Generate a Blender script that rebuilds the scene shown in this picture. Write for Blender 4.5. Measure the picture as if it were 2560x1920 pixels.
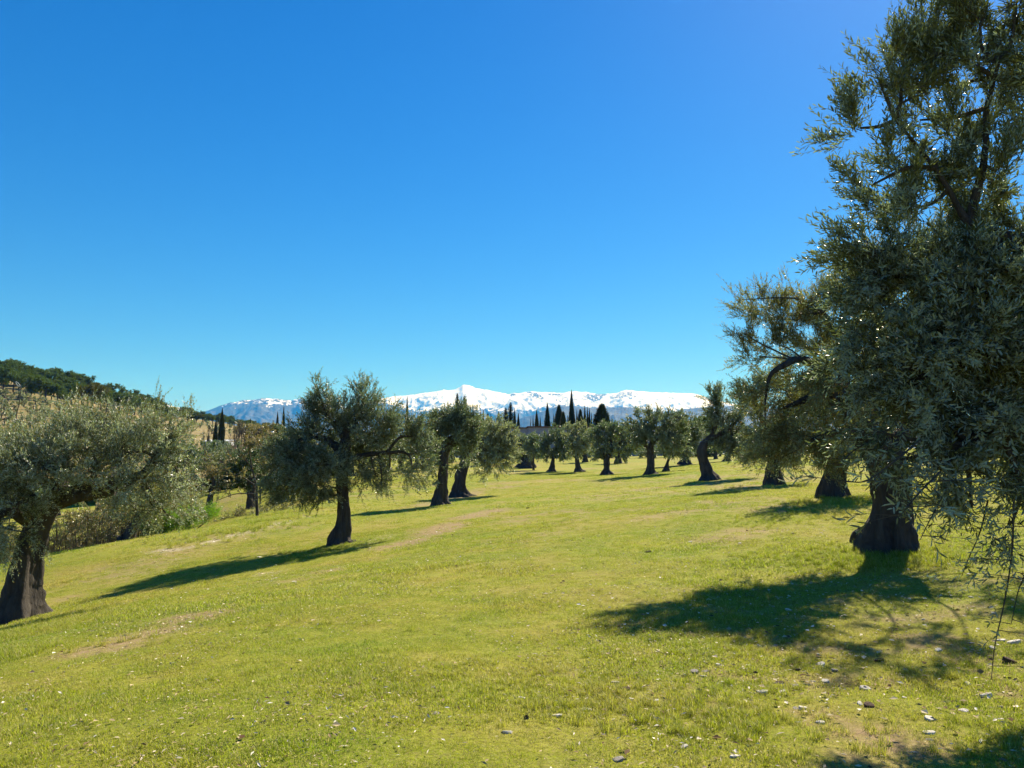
import bpy, math, random
import numpy as np
from mathutils import Vector, Matrix
from mathutils.bvhtree import BVHTree

for o in list(bpy.data.objects): bpy.data.objects.remove(o, do_unlink=True)
scene = bpy.context.scene
C = scene.collection
rng = np.random.default_rng(11)
random.seed(5)

# ------------------------------------------------------------------ camera, sky, sun, exposure
F, W2, H2, HORIZON = 1923.0, 1280.0, 960.0, 1150.0
PITCH = math.atan((HORIZON - H2) / F)
EYE = np.array([0.0, 0.0, 1.6])
cam_data = bpy.data.cameras.new('camera'); cam = bpy.data.objects.new('camera', cam_data); C.objects.link(cam)
cam.location = EYE; cam.rotation_euler = (math.pi / 2 + PITCH, 0, 0)
cam_data.sensor_width = 36.0; cam_data.lens = F / 2560.0 * 36.0
cam_data.clip_start = 0.05; cam_data.clip_end = 120000.0
scene.camera = cam

SUN_EL, SUN_AZ = math.radians(40), math.radians(33)      # azimuth measured clockwise from +Y
SUN_DIR = Vector((math.sin(SUN_AZ) * math.cos(SUN_EL), math.cos(SUN_AZ) * math.cos(SUN_EL), math.sin(SUN_EL)))
world = bpy.data.worlds.new('World'); scene.world = world; world.use_nodes = True
wn = world.node_tree; wn.nodes.clear()
sky = wn.nodes.new('ShaderNodeTexSky'); sky.sky_type = 'NISHITA'; sky.sun_disc = False
sky.sun_elevation = SUN_EL; sky.sun_rotation = SUN_AZ
sky.altitude = 700; sky.air_density = 1.0; sky.dust_density = 0.25; sky.ozone_density = 3.0
hsv = wn.nodes.new('ShaderNodeHueSaturation'); hsv.inputs['Saturation'].default_value = 1.42
bg = wn.nodes.new('ShaderNodeBackground'); bg.inputs[1].default_value = 0.08
wo = wn.nodes.new('ShaderNodeOutputWorld')
wn.links.new(sky.outputs[0], hsv.inputs['Color']); tint = wn.nodes.new('ShaderNodeMix'); tint.data_type = 'RGBA'; tint.blend_type = 'MULTIPLY'; tint.inputs[0].default_value = 1.0; tint.inputs[7].default_value = (0.41, 0.51, 0.73, 1)
wn.links.new(hsv.outputs[0], tint.inputs[6]); wn.links.new(tint.outputs[2], bg.inputs[0]); wn.links.new(bg.outputs[0], wo.inputs[0])

sd = bpy.data.lights.new('sun', 'SUN'); sd.energy = 5.0; sd.angle = math.radians(0.5); sd.color = (1.0, 0.95, 0.86)
so = bpy.data.objects.new('sun', sd); C.objects.link(so)
so.rotation_euler = SUN_DIR.to_track_quat('Z', 'Y').to_euler(); so.location = (20, 30, 60)
scene.view_settings.view_transform = 'Standard'; scene.view_settings.look = 'None'
scene.view_settings.exposure = 1.08; scene.view_settings.gamma = 1.0; scene.view_settings.use_curve_mapping = False
scene.cycles.max_bounces = 6; scene.cycles.diffuse_bounces = 2; scene.cycles.transmission_bounces = 4
scene.cycles.glossy_bounces = 2; scene.cycles.volume_bounces = 0; scene.cycles.use_denoising = True

# ------------------------------------------------------------------ pixel <-> world helpers
cP, sP = math.cos(PITCH), math.sin(PITCH)
def ray(px, py):
    cx = (px - W2) / F; cy = (H2 - py) / F
    v = np.array([cx, cP - cy * sP, sP + cy * cP]); return v / v[1]
def at(px, py, d): return EYE + ray(px, py) * d          # the point seen at that pixel, d metres ahead

# ------------------------------------------------------------------ numpy noise
def _h(ix, iy, iz, s):
    n = (ix.astype(np.int64) * 374761393 + iy.astype(np.int64) * 668265263 + iz.astype(np.int64) * 1274126177 + s * 974634777) & 0xffffffff
    n = ((n ^ (n >> 13)) * 1274126177) & 0xffffffff
    return ((n ^ (n >> 16)) & 0xffff) / 65535.0
def vnoise(x, y, z=0.0, s=0):
    x = np.asarray(x, float); y = np.asarray(y, float); z = np.asarray(z, float) + 0 * x
    x0, y0, z0 = np.floor(x), np.floor(y), np.floor(z); fx, fy, fz = x - x0, y - y0, z - z0
    fx, fy, fz = [f * f * (3 - 2 * f) for f in (fx, fy, fz)]
    r = 0
    for dx in (0, 1):
        for dy in (0, 1):
            for dz in (0, 1):
                r = r + _h(x0 + dx, y0 + dy, z0 + dz, s) * (fx if dx else 1 - fx) * (fy if dy else 1 - fy) * (fz if dz else 1 - fz)
    return r
def fbm(x, y, z=0.0, o=4, s=0):
    a, t, n = 0, 0, 1.0; f = 1.0
    for i in range(o):
        a = a + n * vnoise(np.asarray(x) * f + 13.7 * i, np.asarray(y) * f - 7.1 * i, np.asarray(z) * f, s + i); t += n; n *= 0.5; f *= 2.03
    return a / t
def sstep(a, b, x):
    t = np.clip((np.asarray(x, float) - a) / (b - a), 0, 1); return t * t * (3 - 2 * t)

# ------------------------------------------------------------------ mesh helpers
def make_mesh(name, V, faces, mats=(), midx=None, smooth=False):
    """faces: list of int arrays (n,k) - each array holds polygons of k corners"""
    me = bpy.data.meshes.new(name)
    V = np.asarray(V, np.float32)
    me.vertices.add(len(V)); me.vertices.foreach_set('co', V.ravel())
    faces = [np.asarray(f, np.int32) for f in faces if len(f)]
    loops = np.concatenate([f.ravel() for f in faces]); tot = np.concatenate([np.full(len(f), f.shape[1], np.int32) for f in faces])
    me.loops.add(len(loops)); me.loops.foreach_set('vertex_index', loops)
    me.polygons.add(len(tot)); st = np.concatenate([[0], np.cumsum(tot)[:-1]]).astype(np.int32)
    me.polygons.foreach_set('loop_start', st)
    if midx is not None: me.polygons.foreach_set('material_index', np.asarray(midx, np.int32))
    me.polygons.foreach_set('use_smooth', np.full(len(tot), smooth))
    for m in mats: me.materials.append(m)
    me.update(calc_edges=True); me.validate()
    return me
def link(name, me, parent=None, loc=None):
    o = bpy.data.objects.new(name, me); C.objects.link(o)
    if parent is not None: o.parent = parent
    if loc is not None: o.location = loc
    return o
def tag(o, label=None, cat=None, group=None, kind=None):
    if label: o['label'] = label
    if cat: o['category'] = cat
    if group: o['group'] = group
    if kind: o['kind'] = kind
    return o
def empty(name, loc, label, cat, group=None):
    o = bpy.data.objects.new(name, None); C.objects.link(o); o.location = loc; o.empty_display_size = 0.3
    return tag(o, label, cat, group)
def copy_tree(src, loc, scale=(1, 1, 1), rz=0.0, label=None, group=None):
    r = src.copy(); C.objects.link(r); r.location = loc; r.scale = scale; r.rotation_euler = (0, 0, rz)
    if label: r['label'] = label
    if group: r['group'] = group
    for ch in src.children:
        c = ch.copy(); C.objects.link(c); c.parent = r
    return r
def grid_faces(nr, nc, wrap=False):
    i = np.arange(nr - 1)[:, None]; j = np.arange(nc if wrap else nc - 1)[None, :]
    a = i * nc + j; b = i * nc + (j + 1) % nc
    return np.stack([a, b, b + nc, a + nc], -1).reshape(-1, 4)

# ------------------------------------------------------------------ material helpers
def new_mat(name):
    m = bpy.data.materials.new(name); m.use_nodes = True; nt = m.node_tree; nt.nodes.clear(); return m, nt
def nd(nt, t, **kw):
    n = nt.nodes.new(t)
    for k, v in kw.items(): setattr(n, k, v)
    return n
def noise(nt, scale, detail=4, rough=0.6, vec=None, dist=0.0):
    n = nd(nt, 'ShaderNodeTexNoise'); n.inputs['Scale'].default_value = scale; n.inputs['Detail'].default_value = detail
    n.inputs['Roughness'].default_value = rough; n.inputs['Distortion'].default_value = dist
    if vec is not None: nt.links.new(vec, n.inputs['Vector'])
    return n.outputs['Fac']
def ramp(nt, fac, stops):
    n = nd(nt, 'ShaderNodeValToRGB'); e = n.color_ramp.elements
    while len(e) < len(stops): e.new(0.5)
    for el, (p, c) in zip(e, stops): el.position = p; el.color = (c[0], c[1], c[2], 1) if hasattr(c, '__len__') else (c, c, c, 1)
    nt.links.new(fac, n.inputs[0]); return n.outputs[0]
def mix(nt, fac, a, b, blend='MIX'):
    n = nd(nt, 'ShaderNodeMix', data_type='RGBA', blend_type=blend)
    for s, v in ((n.inputs[0], fac), (n.inputs[6], a), (n.inputs[7], b)):
        if isinstance(v, (int, float)): s.default_value = v
        elif isinstance(v, tuple): s.default_value = (*v, 1)
        else: nt.links.new(v, s)
    return n.outputs[2]
def mth(nt, op, a, b=0.0, clamp=False):
    n = nd(nt, 'ShaderNodeMath', operation=op, use_clamp=clamp)
    for s, v in ((n.inputs[0], a), (n.inputs[1], b)):
        if isinstance(v, (int, float)): s.default_value = v
        else: nt.links.new(v, s)
    return n.outputs[0]
def geo_pos(nt): return nd(nt, 'ShaderNodeNewGeometry').outputs['Position']
def obj_co(nt): return nd(nt, 'ShaderNodeTexCoord').outputs['Object']
def mapping(nt, vec, scale):
    n = nd(nt, 'ShaderNodeMapping'); n.inputs['Scale'].default_value = scale; nt.links.new(vec, n.inputs['Vector']); return n.outputs[0]
def out(nt, sh):
    o = nd(nt, 'ShaderNodeOutputMaterial'); nt.links.new(sh, o.inputs['Surface']); return o
def princ(nt, col, rough=0.8, spec=0.3):
    p = nd(nt, 'ShaderNodeBsdfPrincipled')
    if isinstance(col, tuple): p.inputs['Base Color'].default_value = (*col, 1)
    else: nt.links.new(col, p.inputs['Base Color'])
    p.inputs['Roughness'].default_value = rough; p.inputs['Specular IOR Level'].default_value = spec
    return p
def bump(nt, p, h, strength, dist):
    b = nd(nt, 'ShaderNodeBump'); b.inputs['Strength'].default_value = strength; b.inputs['Distance'].default_value = dist
    nt.links.new(h, b.inputs['Height']); nt.links.new(b.outputs[0], p.inputs['Normal'])

def leaf_mat(name, top, under, vary=0.35, trans=0.3, rough=0.36, spec=0.6, tcol=None, dry=None, dry_amt=0.0, big=1.2):
    m, nt = new_mat(name)
    g = nd(nt, 'ShaderNodeNewGeometry'); rnd = g.outputs['Random Per Island']
    n = noise(nt, big, 3, 0.5, g.outputs['Position'])
    v = mth(nt, 'ADD', mth(nt, 'MULTIPLY', rnd, 0.6), mth(nt, 'MULTIPLY', n, 0.7))
    lo = tuple(c * (1 - vary) for c in top); hi = tuple(min(1, c * (1 + vary)) for c in (top[0] * 1.15, top[1] * 1.05, top[2] * 0.8))
    ct = ramp(nt, v, [(0.3, lo), (0.85, hi)])
    cu = ramp(nt, rnd, [(0.0, tuple(c * 0.8 for c in under)), (1.0, under)])
    col = mix(nt, g.outputs['Backfacing'], ct, cu)
    if dry:
        wn2 = nd(nt, 'ShaderNodeTexWhiteNoise', noise_dimensions='1D'); nt.links.new(rnd, wn2.inputs['W'])
        col = mix(nt, mth(nt, 'LESS_THAN', wn2.outputs['Value'], dry_amt), col, dry)
    p = princ(nt, col, rough, spec)
    t = nd(nt, 'ShaderNodeBsdfTranslucent')
    tc = tcol or (top[0] * 2.2, top[1] * 2.4, top[2] * 0.8)
    if dry: nt.links.new(mix(nt, 1.0, col, (1.75, 1.9, 1.0), 'MULTIPLY'), t.inputs[0])
    else: t.inputs[0].default_value = (*tc, 1)
    ms = nd(nt, 'ShaderNodeMixShader'); ms.inputs[0].default_value = trans
    nt.links.new(p.outputs[0], ms.inputs[1]); nt.links.new(t.outputs[0], ms.inputs[2]); out(nt, ms.outputs[0])
    return m
def bark_mat(name, dark, light, sc=1.0):
    m, nt = new_mat(name); co = obj_co(nt)
    s = mapping(nt, co, (9 * sc, 9 * sc, 2.2 * sc))
    n1 = noise(nt, 1.0, 8, 0.7, s, 0.6); n2 = noise(nt, 3.0 * sc, 3, 0.5, co)
    col = mix(nt, mth(nt, 'MULTIPLY', n2, 0.45), ramp(nt, n1, [(0.3, dark), (0.75, light)]), tuple(c * 1.1 for c in light))
    p = princ(nt, col, 0.9, 0.15); bump(nt, p, n1, 1.0, 0.10); out(nt, p.outputs[0]); return m

M = {}
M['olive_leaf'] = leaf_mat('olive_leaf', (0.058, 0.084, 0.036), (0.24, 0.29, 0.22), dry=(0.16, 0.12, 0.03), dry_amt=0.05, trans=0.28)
M['olive_leaf_sunny'] = leaf_mat('olive_leaf_sunny', (0.098, 0.122, 0.066), (0.36, 0.40, 0.33), dry=(0.20, 0.15, 0.05), dry_amt=0.08, trans=0.34)  # sunlit paleness of the leaves is put into these colours
M['olive_leaf_ochre'] = leaf_mat('olive_leaf_ochre', (0.10, 0.112, 0.038), (0.27, 0.29, 0.17), dry=(0.2, 0.13, 0.03), dry_amt=0.15, trans=0.36)
M['olive_leaf_grey'] = leaf_mat('olive_leaf_grey', (0.085, 0.115, 0.068), (0.24, 0.28, 0.22), trans=0.25)
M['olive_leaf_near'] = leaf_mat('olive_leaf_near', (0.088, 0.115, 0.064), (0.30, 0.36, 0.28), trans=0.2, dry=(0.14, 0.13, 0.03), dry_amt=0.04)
M['pine_leaf'] = leaf_mat('pine_leaf', (0.092, 0.138, 0.046), (0.098, 0.142, 0.052), rough=0.7, spec=0.2, trans=0.15, big=0.08)
M['pine_leaf_gold'] = leaf_mat('pine_leaf_gold', (0.105, 0.105, 0.022), (0.11, 0.11, 0.025), rough=0.7, spec=0.2, trans=0.15, big=0.1)
M['cypress_leaf'] = leaf_mat('cypress_leaf', (0.026, 0.042, 0.022), (0.03, 0.045, 0.024), rough=0.7, spec=0.2, trans=0.08, big=0.5)
M['scrub_leaf'] = leaf_mat('scrub_leaf', (0.10, 0.115, 0.05), (0.2, 0.2, 0.12), dry=(0.30, 0.20, 0.10), dry_amt=0.2)
M['dry_leaf'] = leaf_mat('dry_leaf', (0.20, 0.155, 0.085), (0.30, 0.235, 0.15), dry=(0.09, 0.10, 0.04), dry_amt=0.5)
M['bright_leaf'] = leaf_mat('bright_leaf', (0.12, 0.21, 0.025), (0.14, 0.24, 0.04), trans=0.4)
M['dark_leaf'] = leaf_mat('dark_leaf', (0.035, 0.06, 0.026), (0.06, 0.09, 0.045))
M['bark'] = bark_mat('bark', (0.012, 0.010, 0.010), (0.115, 0.102, 0.090))
M['twig'] = bark_mat('twig', (0.05, 0.042, 0.033), (0.16, 0.14, 0.11), 2)
M['pale_bark'] = bark_mat('pale_bark', (0.16, 0.14, 0.12), (0.38, 0.35, 0.3), 2)

# ------------------------------------------------------------------ terrain
CTRL = [ # px, py, metres ahead  -> a ground point
 (2222,1378,11),(850,1358,21),(50,1552,14.5),(2082,1243,18.5),(1932,1212,27),(1765,1201,38),(1627,1187,50),(1519,1187,62),(1445,1180,74),
 (1379,1179,77),(1313,1171,90),(1099,1264,34),(1151,1241,42),(318,1352,30),(115,1396,30),(720,1250,52),(480,1310,40),(600,1232,66),(640,1262,60),
 (1280,1205,50),(1280,1270,26),(1000,1215,60),(1150,1175,85),(1500,1150,112),(1250,1152,115),(1800,1150,90),(2000,1180,40),(2300,1190,40),(2560,1220,30),
 (1000,1185,85),(850,1195,85),(1700,1149,112),(1280,1650,6.2),(1280,1920,3.85),(640,1800,4.4),(2500,1640,6.3),(2500,1900,4.2),(0,1750,5.4),(640,1500,10.2)]
cx, cy, cz = [], [], []
for px, py, d in CTRL:
    p = at(px, py, d); cx.append(p[0]); cy.append(p[1]); cz.append(p[2])
for p in [(0,0,0),(0,-12,0),(12,0,.7),(-12,0,-1.4),(14,-14,.8),(-16,-14,-1.8),(25,20,1.8),(30,60,2.2),(40,100,2.6),(40,10,2.6),(-19,34,-3.6),(-21,48,-4.0),(-24,24,-4.2),
          (-40,10,-6.5),(-45,40,-6),(-50,80,-4.5),(-35,100,-2.0),(0,160,2.2),(50,160,3),(-50,160,1),(-100,60,-8),(-100,160,0),(100,60,4),(100,160,4),(0,-60,0),(60,-40,4),(-60,-40,-9)]:
    cx.append(p[0]); cy.append(p[1]); cz.append(p[2])
cx, cy, cz = map(np.array, (cx, cy, cz))
def _phi(r2): return 0.5 * r2 * np.log(r2 + 1e-9)
n_ = len(cx); K_ = _phi((cx[:, None] - cx) ** 2 + (cy[:, None] - cy) ** 2) + np.eye(n_) * 1.2
P_ = np.stack([np.ones(n_), cx, cy], 1); A_ = np.block([[K_, P_], [P_.T, np.zeros((3, 3))]])
sol_ = np.linalg.solve(A_, np.concatenate([cz, np.zeros(3)]))
def ground_z(x, y):
    x = np.asarray(x, float); y = np.asarray(y, float); r = np.hypot(x, y - 40); k = np.minimum(1, 125 / np.maximum(r, 1e-6))
    xx, yy = x * k, 40 + (y - 40) * k
    z = sol_[n_] + sol_[n_ + 1] * xx + sol_[n_ + 2] * yy
    for i in range(n_): z = z + sol_[i] * _phi((xx - cx[i]) ** 2 + (yy - cy[i]) ** 2)
    z = z * (1 - sstep(180, 900, r)) + (-4.0) * sstep(180, 900, r)
    b = (fbm(x * 0.7, y * 0.7, 0, 3, 5) - 0.5) * 0.10 * sstep(2, 8, np.hypot(x, y))
    return z + b * (1 - sstep(100, 200, r))

ang = np.concatenate([np.arange(-40, 40, 0.2), np.arange(40, 320, 4.0)]) * math.pi / 180
rad = np.concatenate([[0.0], np.geomspace(0.4, 2, 10), np.geomspace(2.05, 130, 380), np.geomspace(140, 60000, 60)])
R_, A2 = np.meshgrid(rad, ang, indexing='ij'); GX, GY = R_ * np.sin(A2), R_ * np.cos(A2)
GZ = ground_z(GX, GY)
# earth, stone-litter and lush patches are facts of the ground: (px, py, half-length m, half-width m, direction rad, strength)
def patch(px, py, d, l, w, a, s): p = at(px, py, d); return (p[0], p[1], l, w, a, s)
def gd(px, py):                       # metres ahead where the pixel's ray meets the ground
    r = ray(px, py); t = np.geomspace(2.5, 140, 900); z = EYE[2] + r[2] * t; g = ground_z(r[0] * t, t)
    k = np.argmax(z < g); return t[k] if z[k] < g[k] else 140.0
def strip(pts, w, s):                 # a band on the ground along pixels
    o = []
    for (a, b), (c, e) in zip(pts[:-1], pts[1:]):
        p, q = at(a, b, gd(a, b)), at(c, e, gd(c, e)); L = math.hypot(q[0] - p[0], q[1] - p[1]) / 2
        o.append(((p[0] + q[0]) / 2, (p[1] + q[1]) / 2, L * 1.25 + w * .5, w * 1.3, math.atan2(q[1] - p[1], q[0] - p[0]), s))
    return o
EARTH = strip([(960, 1375), (1060, 1345), (1150, 1302), (1250, 1270)], 0.9, 1.0) + strip([(690, 1460), (790, 1440), (840, 1420)], 0.5, .7) \
      + strip([(200, 1640), (330, 1600), (430, 1565), (560, 1520)], 0.55, .95) + strip([(1020, 1270), (1120, 1250), (1200, 1222), (1300, 1215)], 1.0, .8) \
      + strip([(1560, 1230), (1700, 1215), (1800, 1212), (1900, 1225)], 1.3, .75) + strip([(1700, 1260), (1850, 1262), (1980, 1280)], 1.0, .6) \
      + strip([(1750, 1360), (1850, 1335), (1900, 1325)], 0.8, .7) + strip([(2150, 1830), (2250, 1860), (2330, 1890)], 0.30, .95) \
      + strip([(1980, 1700), (2100, 1715), (2250, 1700)], 0.25, .7) + strip([(160, 1490), (210, 1500)], .4, .6) + strip([(1600, 1210), (1500, 1205), (1400, 1200)], 1.0, .5)
LITTER = strip([(385, 1382), (480, 1368), (560, 1345), (640, 1325), (740, 1300), (780, 1290)], 0.55, 1.0) + strip([(640, 1440), (700, 1425)], .35, .8) \
      + strip([(900, 1362), (960, 1340)], 0.5, .5)
def mask(x, y, L):
    m = np.zeros_like(x)
    for (mx, my, l, w, a, s) in L:
        dx, dy = x - mx, y - my; u = (dx * math.cos(a) + dy * math.sin(a)) / l; v = (-dx * math.sin(a) + dy * math.cos(a)) / w
        m = np.maximum(m, s * (1 - sstep(0.3, 1.0, np.sqrt(u * u + v * v))))
    return m
def earth_mask(x, y):
    n = fbm(x * 0.9, y * 0.9, 0, 4, 21); m = mask(x, y, EARTH)
    gen = sstep(0.52, 0.68, fbm(x * 0.22, y * 0.16, 0, 4, 31)) * 0.62
    gen = gen * sstep(10, 18, np.hypot(x, y))
    stony = sstep(0.52, 0.72, fbm(x * 2.6, y * 2.6, 0, 4, 41)) * sstep(-.5, 2.5, x) * (1 - sstep(7, 11, y)) * 0.75   # stony near right corner
    return np.clip(np.maximum(np.maximum(m * sstep(0.30, 0.55, n + m * .25), gen * sstep(.3, .6, n)), stony), 0, 1)
def litter_mask(x, y): return mask(x, y, LITTER) * sstep(0.35, 0.6, fbm(x * 2, y * 2, 0, 3, 51))
me = make_mesh('ground', np.stack([GX, GY, GZ], -1).reshape(-1, 3), [grid_faces(len(rad), len(ang), True)], smooth=True)
for nm, arr in (('earth', earth_mask(GX, GY) * (R_ < 140)), ('litter', litter_mask(GX, GY) * (R_ < 140))):
    at_ = me.attributes.new(nm, 'FLOAT', 'POINT'); at_.data.foreach_set('value', arr.ravel().astype(np.float32))

def turf_colour(nt, pos):
    """colour of the sward from world position: yellow-green with lush and dry areas, shared by soil sheet and blades"""
    big = noise(nt, 0.16, 4, 0.6, pos); mid = noise(nt, 1.1, 4, 0.65, pos); fine = noise(nt, 9, 3, 0.6, pos)
    v = mth(nt, 'ADD', mth(nt, 'MULTIPLY', big, 0.6), mth(nt, 'MULTIPLY', mid, 0.4))
    c = ramp(nt, v, [(0.36, (0.200, 0.275, 0.011)), (0.50, (0.295, 0.315, 0.021)), (0.64, (0.400, 0.335, 0.075))])
    return c, fine
def attr(nt, n): a = nd(nt, 'ShaderNodeAttribute', attribute_name=n); return a.outputs['Fac']
m, nt = new_mat('ground_turf'); pos = geo_pos(nt)
c, fine = turf_colour(nt, pos)
c = mix(nt, ramp(nt, noise(nt, 45, 4, 0.8, pos), [(0.45, 0.0), (0.62, 0.55)]), c, (0.36, 0.30, 0.12))
c = mix(nt, 1.0, c, ramp(nt, noise(nt, 24, 6, 0.85, pos), [(0.32, 0.4), (0.68, 1.15)]), 'MULTIPLY')
earth = ramp(nt, noise(nt, 22, 6, 0.75, pos), [(0.3, (0.20, 0.135, 0.075)), (0.6, (0.37, 0.26, 0.155)), (0.75, (0.48, 0.38, 0.26))])
e = mth(nt, 'MULTIPLY', attr(nt, 'earth'), ramp(nt, noise(nt, 7, 5, 0.75, pos), [(0.35, 0.35), (0.6, 1.0)]))
c = mix(nt, e, c, earth)
lit = mth(nt, 'MULTIPLY', attr(nt, 'litter'), ramp(nt, noise(nt, 10, 5, 0.8, pos), [(0.42, 0.0), (0.56, 1.0)]))
c = mix(nt, lit, c, (0.55, 0.47, 0.33))
geo = nd(nt, 'ShaderNodeSeparateXYZ'); nt.links.new(pos, geo.inputs[0])
farf = mth(nt, 'MULTIPLY', mth(nt, 'SUBTRACT', geo.outputs['Y'], 170), 0.004, True)
c = mix(nt, farf, c, ramp(nt, noise(nt, 0.004, 5, 0.6, pos), [(0.35, (0.07, 0.08, 0.035)), (0.65, (0.17, 0.15, 0.08))]))
p = princ(nt, c, 0.95, 0.1); bump(nt, p, noise(nt, 30, 6, 0.8, pos), 0.7, 0.03); out(nt, p.outputs[0])
me.materials.append(m)
ground = tag(link('ground', me), kind='structure')

def interp(px, tab): t = np.array(tab, float); return np.interp(px, t[:, 0], t[:, 1])
# hill on the left, ruled between foot and crest
CREST_Y = [(-1500,830),(-700,880),(-300,915),(0,938),(50,940),(116,951),(166,962),(217,977),(275,993),(320,1004),(434,1040),(507,1049),(561,1057),(615,1069),(651,1076),(700,1084),(820,1115),(1000,1152),(1150,1165)]
CREST_D = [(-1500,420),(0,430),(116,450),(320,560),(434,650),(560,750),(700,850),(1150,900)]
hx = np.arange(-1500, 1151, 12.0); cyp = interp(hx, CREST_Y); cdp = interp(hx, CREST_D)
MIDY = interp(hx, [(-1500,1080),(0,1080),(300,1092),(560,1102),(700,1112),(900,1150),(1150,1170)])
ts = np.linspace(0, 1.35, 90); HV = []
for t in ts:
    row = []
    for j, px in enumerate(hx):
        D0, D1, D2, D3 = 95, 140, 210, cdp[j]
        ys = [1195, max(1132, MIDY[j] + 5) if px < 800 else 1185, MIDY[j], cyp[j]]
        if t <= 1:
            d = D0 * (D3 / D0) ** t; py = np.interp(math.log(d), np.log([D0, D1, D2, D3]), ys); p = at(px, py, d)
        else:
            d = D3 * (1 + (t - 1) * 0.9); p = at(px, cyp[j], D3); p = np.array([p[0] * d / D3, p[1] * d / D3, p[2] - ((t - 1) / .35) ** 1.5 * (p[2] + 12)])
        row.append(p)
    HV.append(row)
HV = np.array(HV); HV[:, :, 2] += (fbm(HV[:, :, 0] * .02, HV[:, :, 1] * .02, 0, 3, 3) - .5) * 3.0 * (1 - np.exp(-((ts[:, None] - 1) / .15) ** 2)) * sstep(0, .3, ts)[:, None]
hf = grid_faces(len(ts), len(hx))
me = make_mesh('hill', HV.reshape(-1, 3), [hf], smooth=True)
m, nt = new_mat('hill_grass'); pos = geo_pos(nt)
c = ramp(nt, noise(nt, 0.02, 6, 0.65, pos), [(0.33, (0.13, 0.125, 0.045)), (0.5, (0.27, 0.215, 0.09)), (0.7, (0.34, 0.26, 0.13))])
c = mix(nt, 1.0, c, ramp(nt, noise(nt, 0.5, 5, 0.8, pos), [(0.3, 0.6), (0.65, 1.1)]), 'MULTIPLY')
p = princ(nt, c, 0.95, 0.1); out(nt, p.outputs[0]); me.materials.append(m)
tag(link('hill', me), kind='structure')
hill_bvh = BVHTree.FromPolygons([tuple(v) for v in HV.reshape(-1, 3)], [tuple(int(k) for k in f) for f in hf])
def on_hill(px, py):
    r = Vector(ray(px, py)); h = hill_bvh.ray_cast(Vector(EYE), r.normalized(), 3000)
    return None if h[0] is None else np.array(h[0])
def hill_z(x, y):
    h = hill_bvh.ray_cast(Vector((x, y, 500)), Vector((0, 0, -1)), 1000)
    g = float(ground_z(x, y)); return g if h[0] is None else max(g, h[0].z)

# mountains, true distance
def mountain(name, crest, D0, D1, back, amp, snow_line, col_name, base_py=1152, step=1.5, seed=0, rows=200, rock=()):
    xs = np.arange(crest[0][0], crest[-1][0] + 1, step); cyy = interp(xs, crest)
    rowt = np.concatenate([np.linspace(0, 1, rows), 1 + np.linspace(0.02, back, 12)])
    az = (xs - W2) / F
    crest_h = (HORIZON - cyy) / F * D1 / cP * (cP ** 2 + 0) ** .5        # close to exact; rays below use at()
    V = np.zeros((len(rowt), len(xs), 3)); hz = np.array([at(x, y, D1)[2] for x, y in zip(xs, cyy)]); bx = np.array([ray(x, y)[0] for x, y in zip(xs, cyy)])
    fine = (fbm(xs * .11, xs * 0, 0, 4, seed + 9) - .5) * amp * 0.10
    for i, t in enumerate(rowt):
        D = D0 + (D1 - D0) * t; X = bx * D
        nx, ny = X / 1500.0, D / 1900.0
        r1 = 1 - np.abs(2 * fbm(nx, ny * .6, 0, 5, seed) - 1); r2 = 1 - np.abs(2 * fbm(nx * 2.7, ny * 1.6, 0, 4, seed + 3) - 1)
        if t <= 1:
            ramp_ = 0.30 * t + 0.70 * t ** 1.7
            z = -30 + (hz + 30 + fine) * ramp_ + amp * ((r1 - .6) + .5 * (r2 - .6)) * 6 * t ** .7 * (1 - t) ** .8
            z = np.minimum(z, (hz + fine) * (D / D1) * (0.995 - 0.10 * (1 - t))) if name != 'x' else z
        else: z = (hz + fine) * (1 - (t - 1) / back) ** 1 - 200 * (t - 1) / back
        V[i, :, 0] = X; V[i, :, 1] = D; V[i, :, 2] = z
    me = make_mesh(name, V.reshape(-1, 3), [grid_faces(len(rowt), len(xs))], smooth=True)
    # snow cover, from altitude seen as line of pixels, broken by gullies and rock
    pyv = HORIZON - (V[:, :, 2] - 1.6) / V[:, :, 1] * F; sl = interp(xs, snow_line)[None, :]
    band = interp(xs, [(0, 8), (960, 7), (1120, 9), (1200, 22), (1350, 16), (1500, 9), (3000, 7)])[None, :]
    if name == 'dusted_mountain': band = band * 0 + 26
    XX = xs[None, :] + 0 * V[:, :, 0]
    nz = fbm(XX * .16, pyv * .45, 0, 4, seed + 20)
    cover = sstep(-band, band, (sl - pyv) + (nz - .5) * band * 2.2)
    for poly_, k in rock:
        inside = np.zeros(XX.shape, bool); P = np.array(poly_, float); wob = (nz - .5) * 16
        for q in range(len(P)):
            (x1, y1), (x2, y2) = P[q], P[q - 1]
            inside ^= ((y1 > pyv + wob * .3) != (y2 > pyv + wob * .3)) & (XX + wob < (x2 - x1) * (pyv + wob * .3 - y1) / (y2 - y1 + 1e-9) + x1)
        cover = np.where(inside, cover * np.clip(k + .9 * sstep(.50, .64, fbm(XX * .42, pyv * .9 + XX * .12, 0, 4, seed + 33)), 0, 1), cover)
    if name == 'dusted_mountain': cover = cover * .58
    a = me.attributes.new('snow', 'FLOAT', 'POINT'); a.data.foreach_set('value', cover.ravel().astype(np.float32))
    me.materials.append(M[col_name]); return tag(link(name, me), kind='structure')
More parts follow.
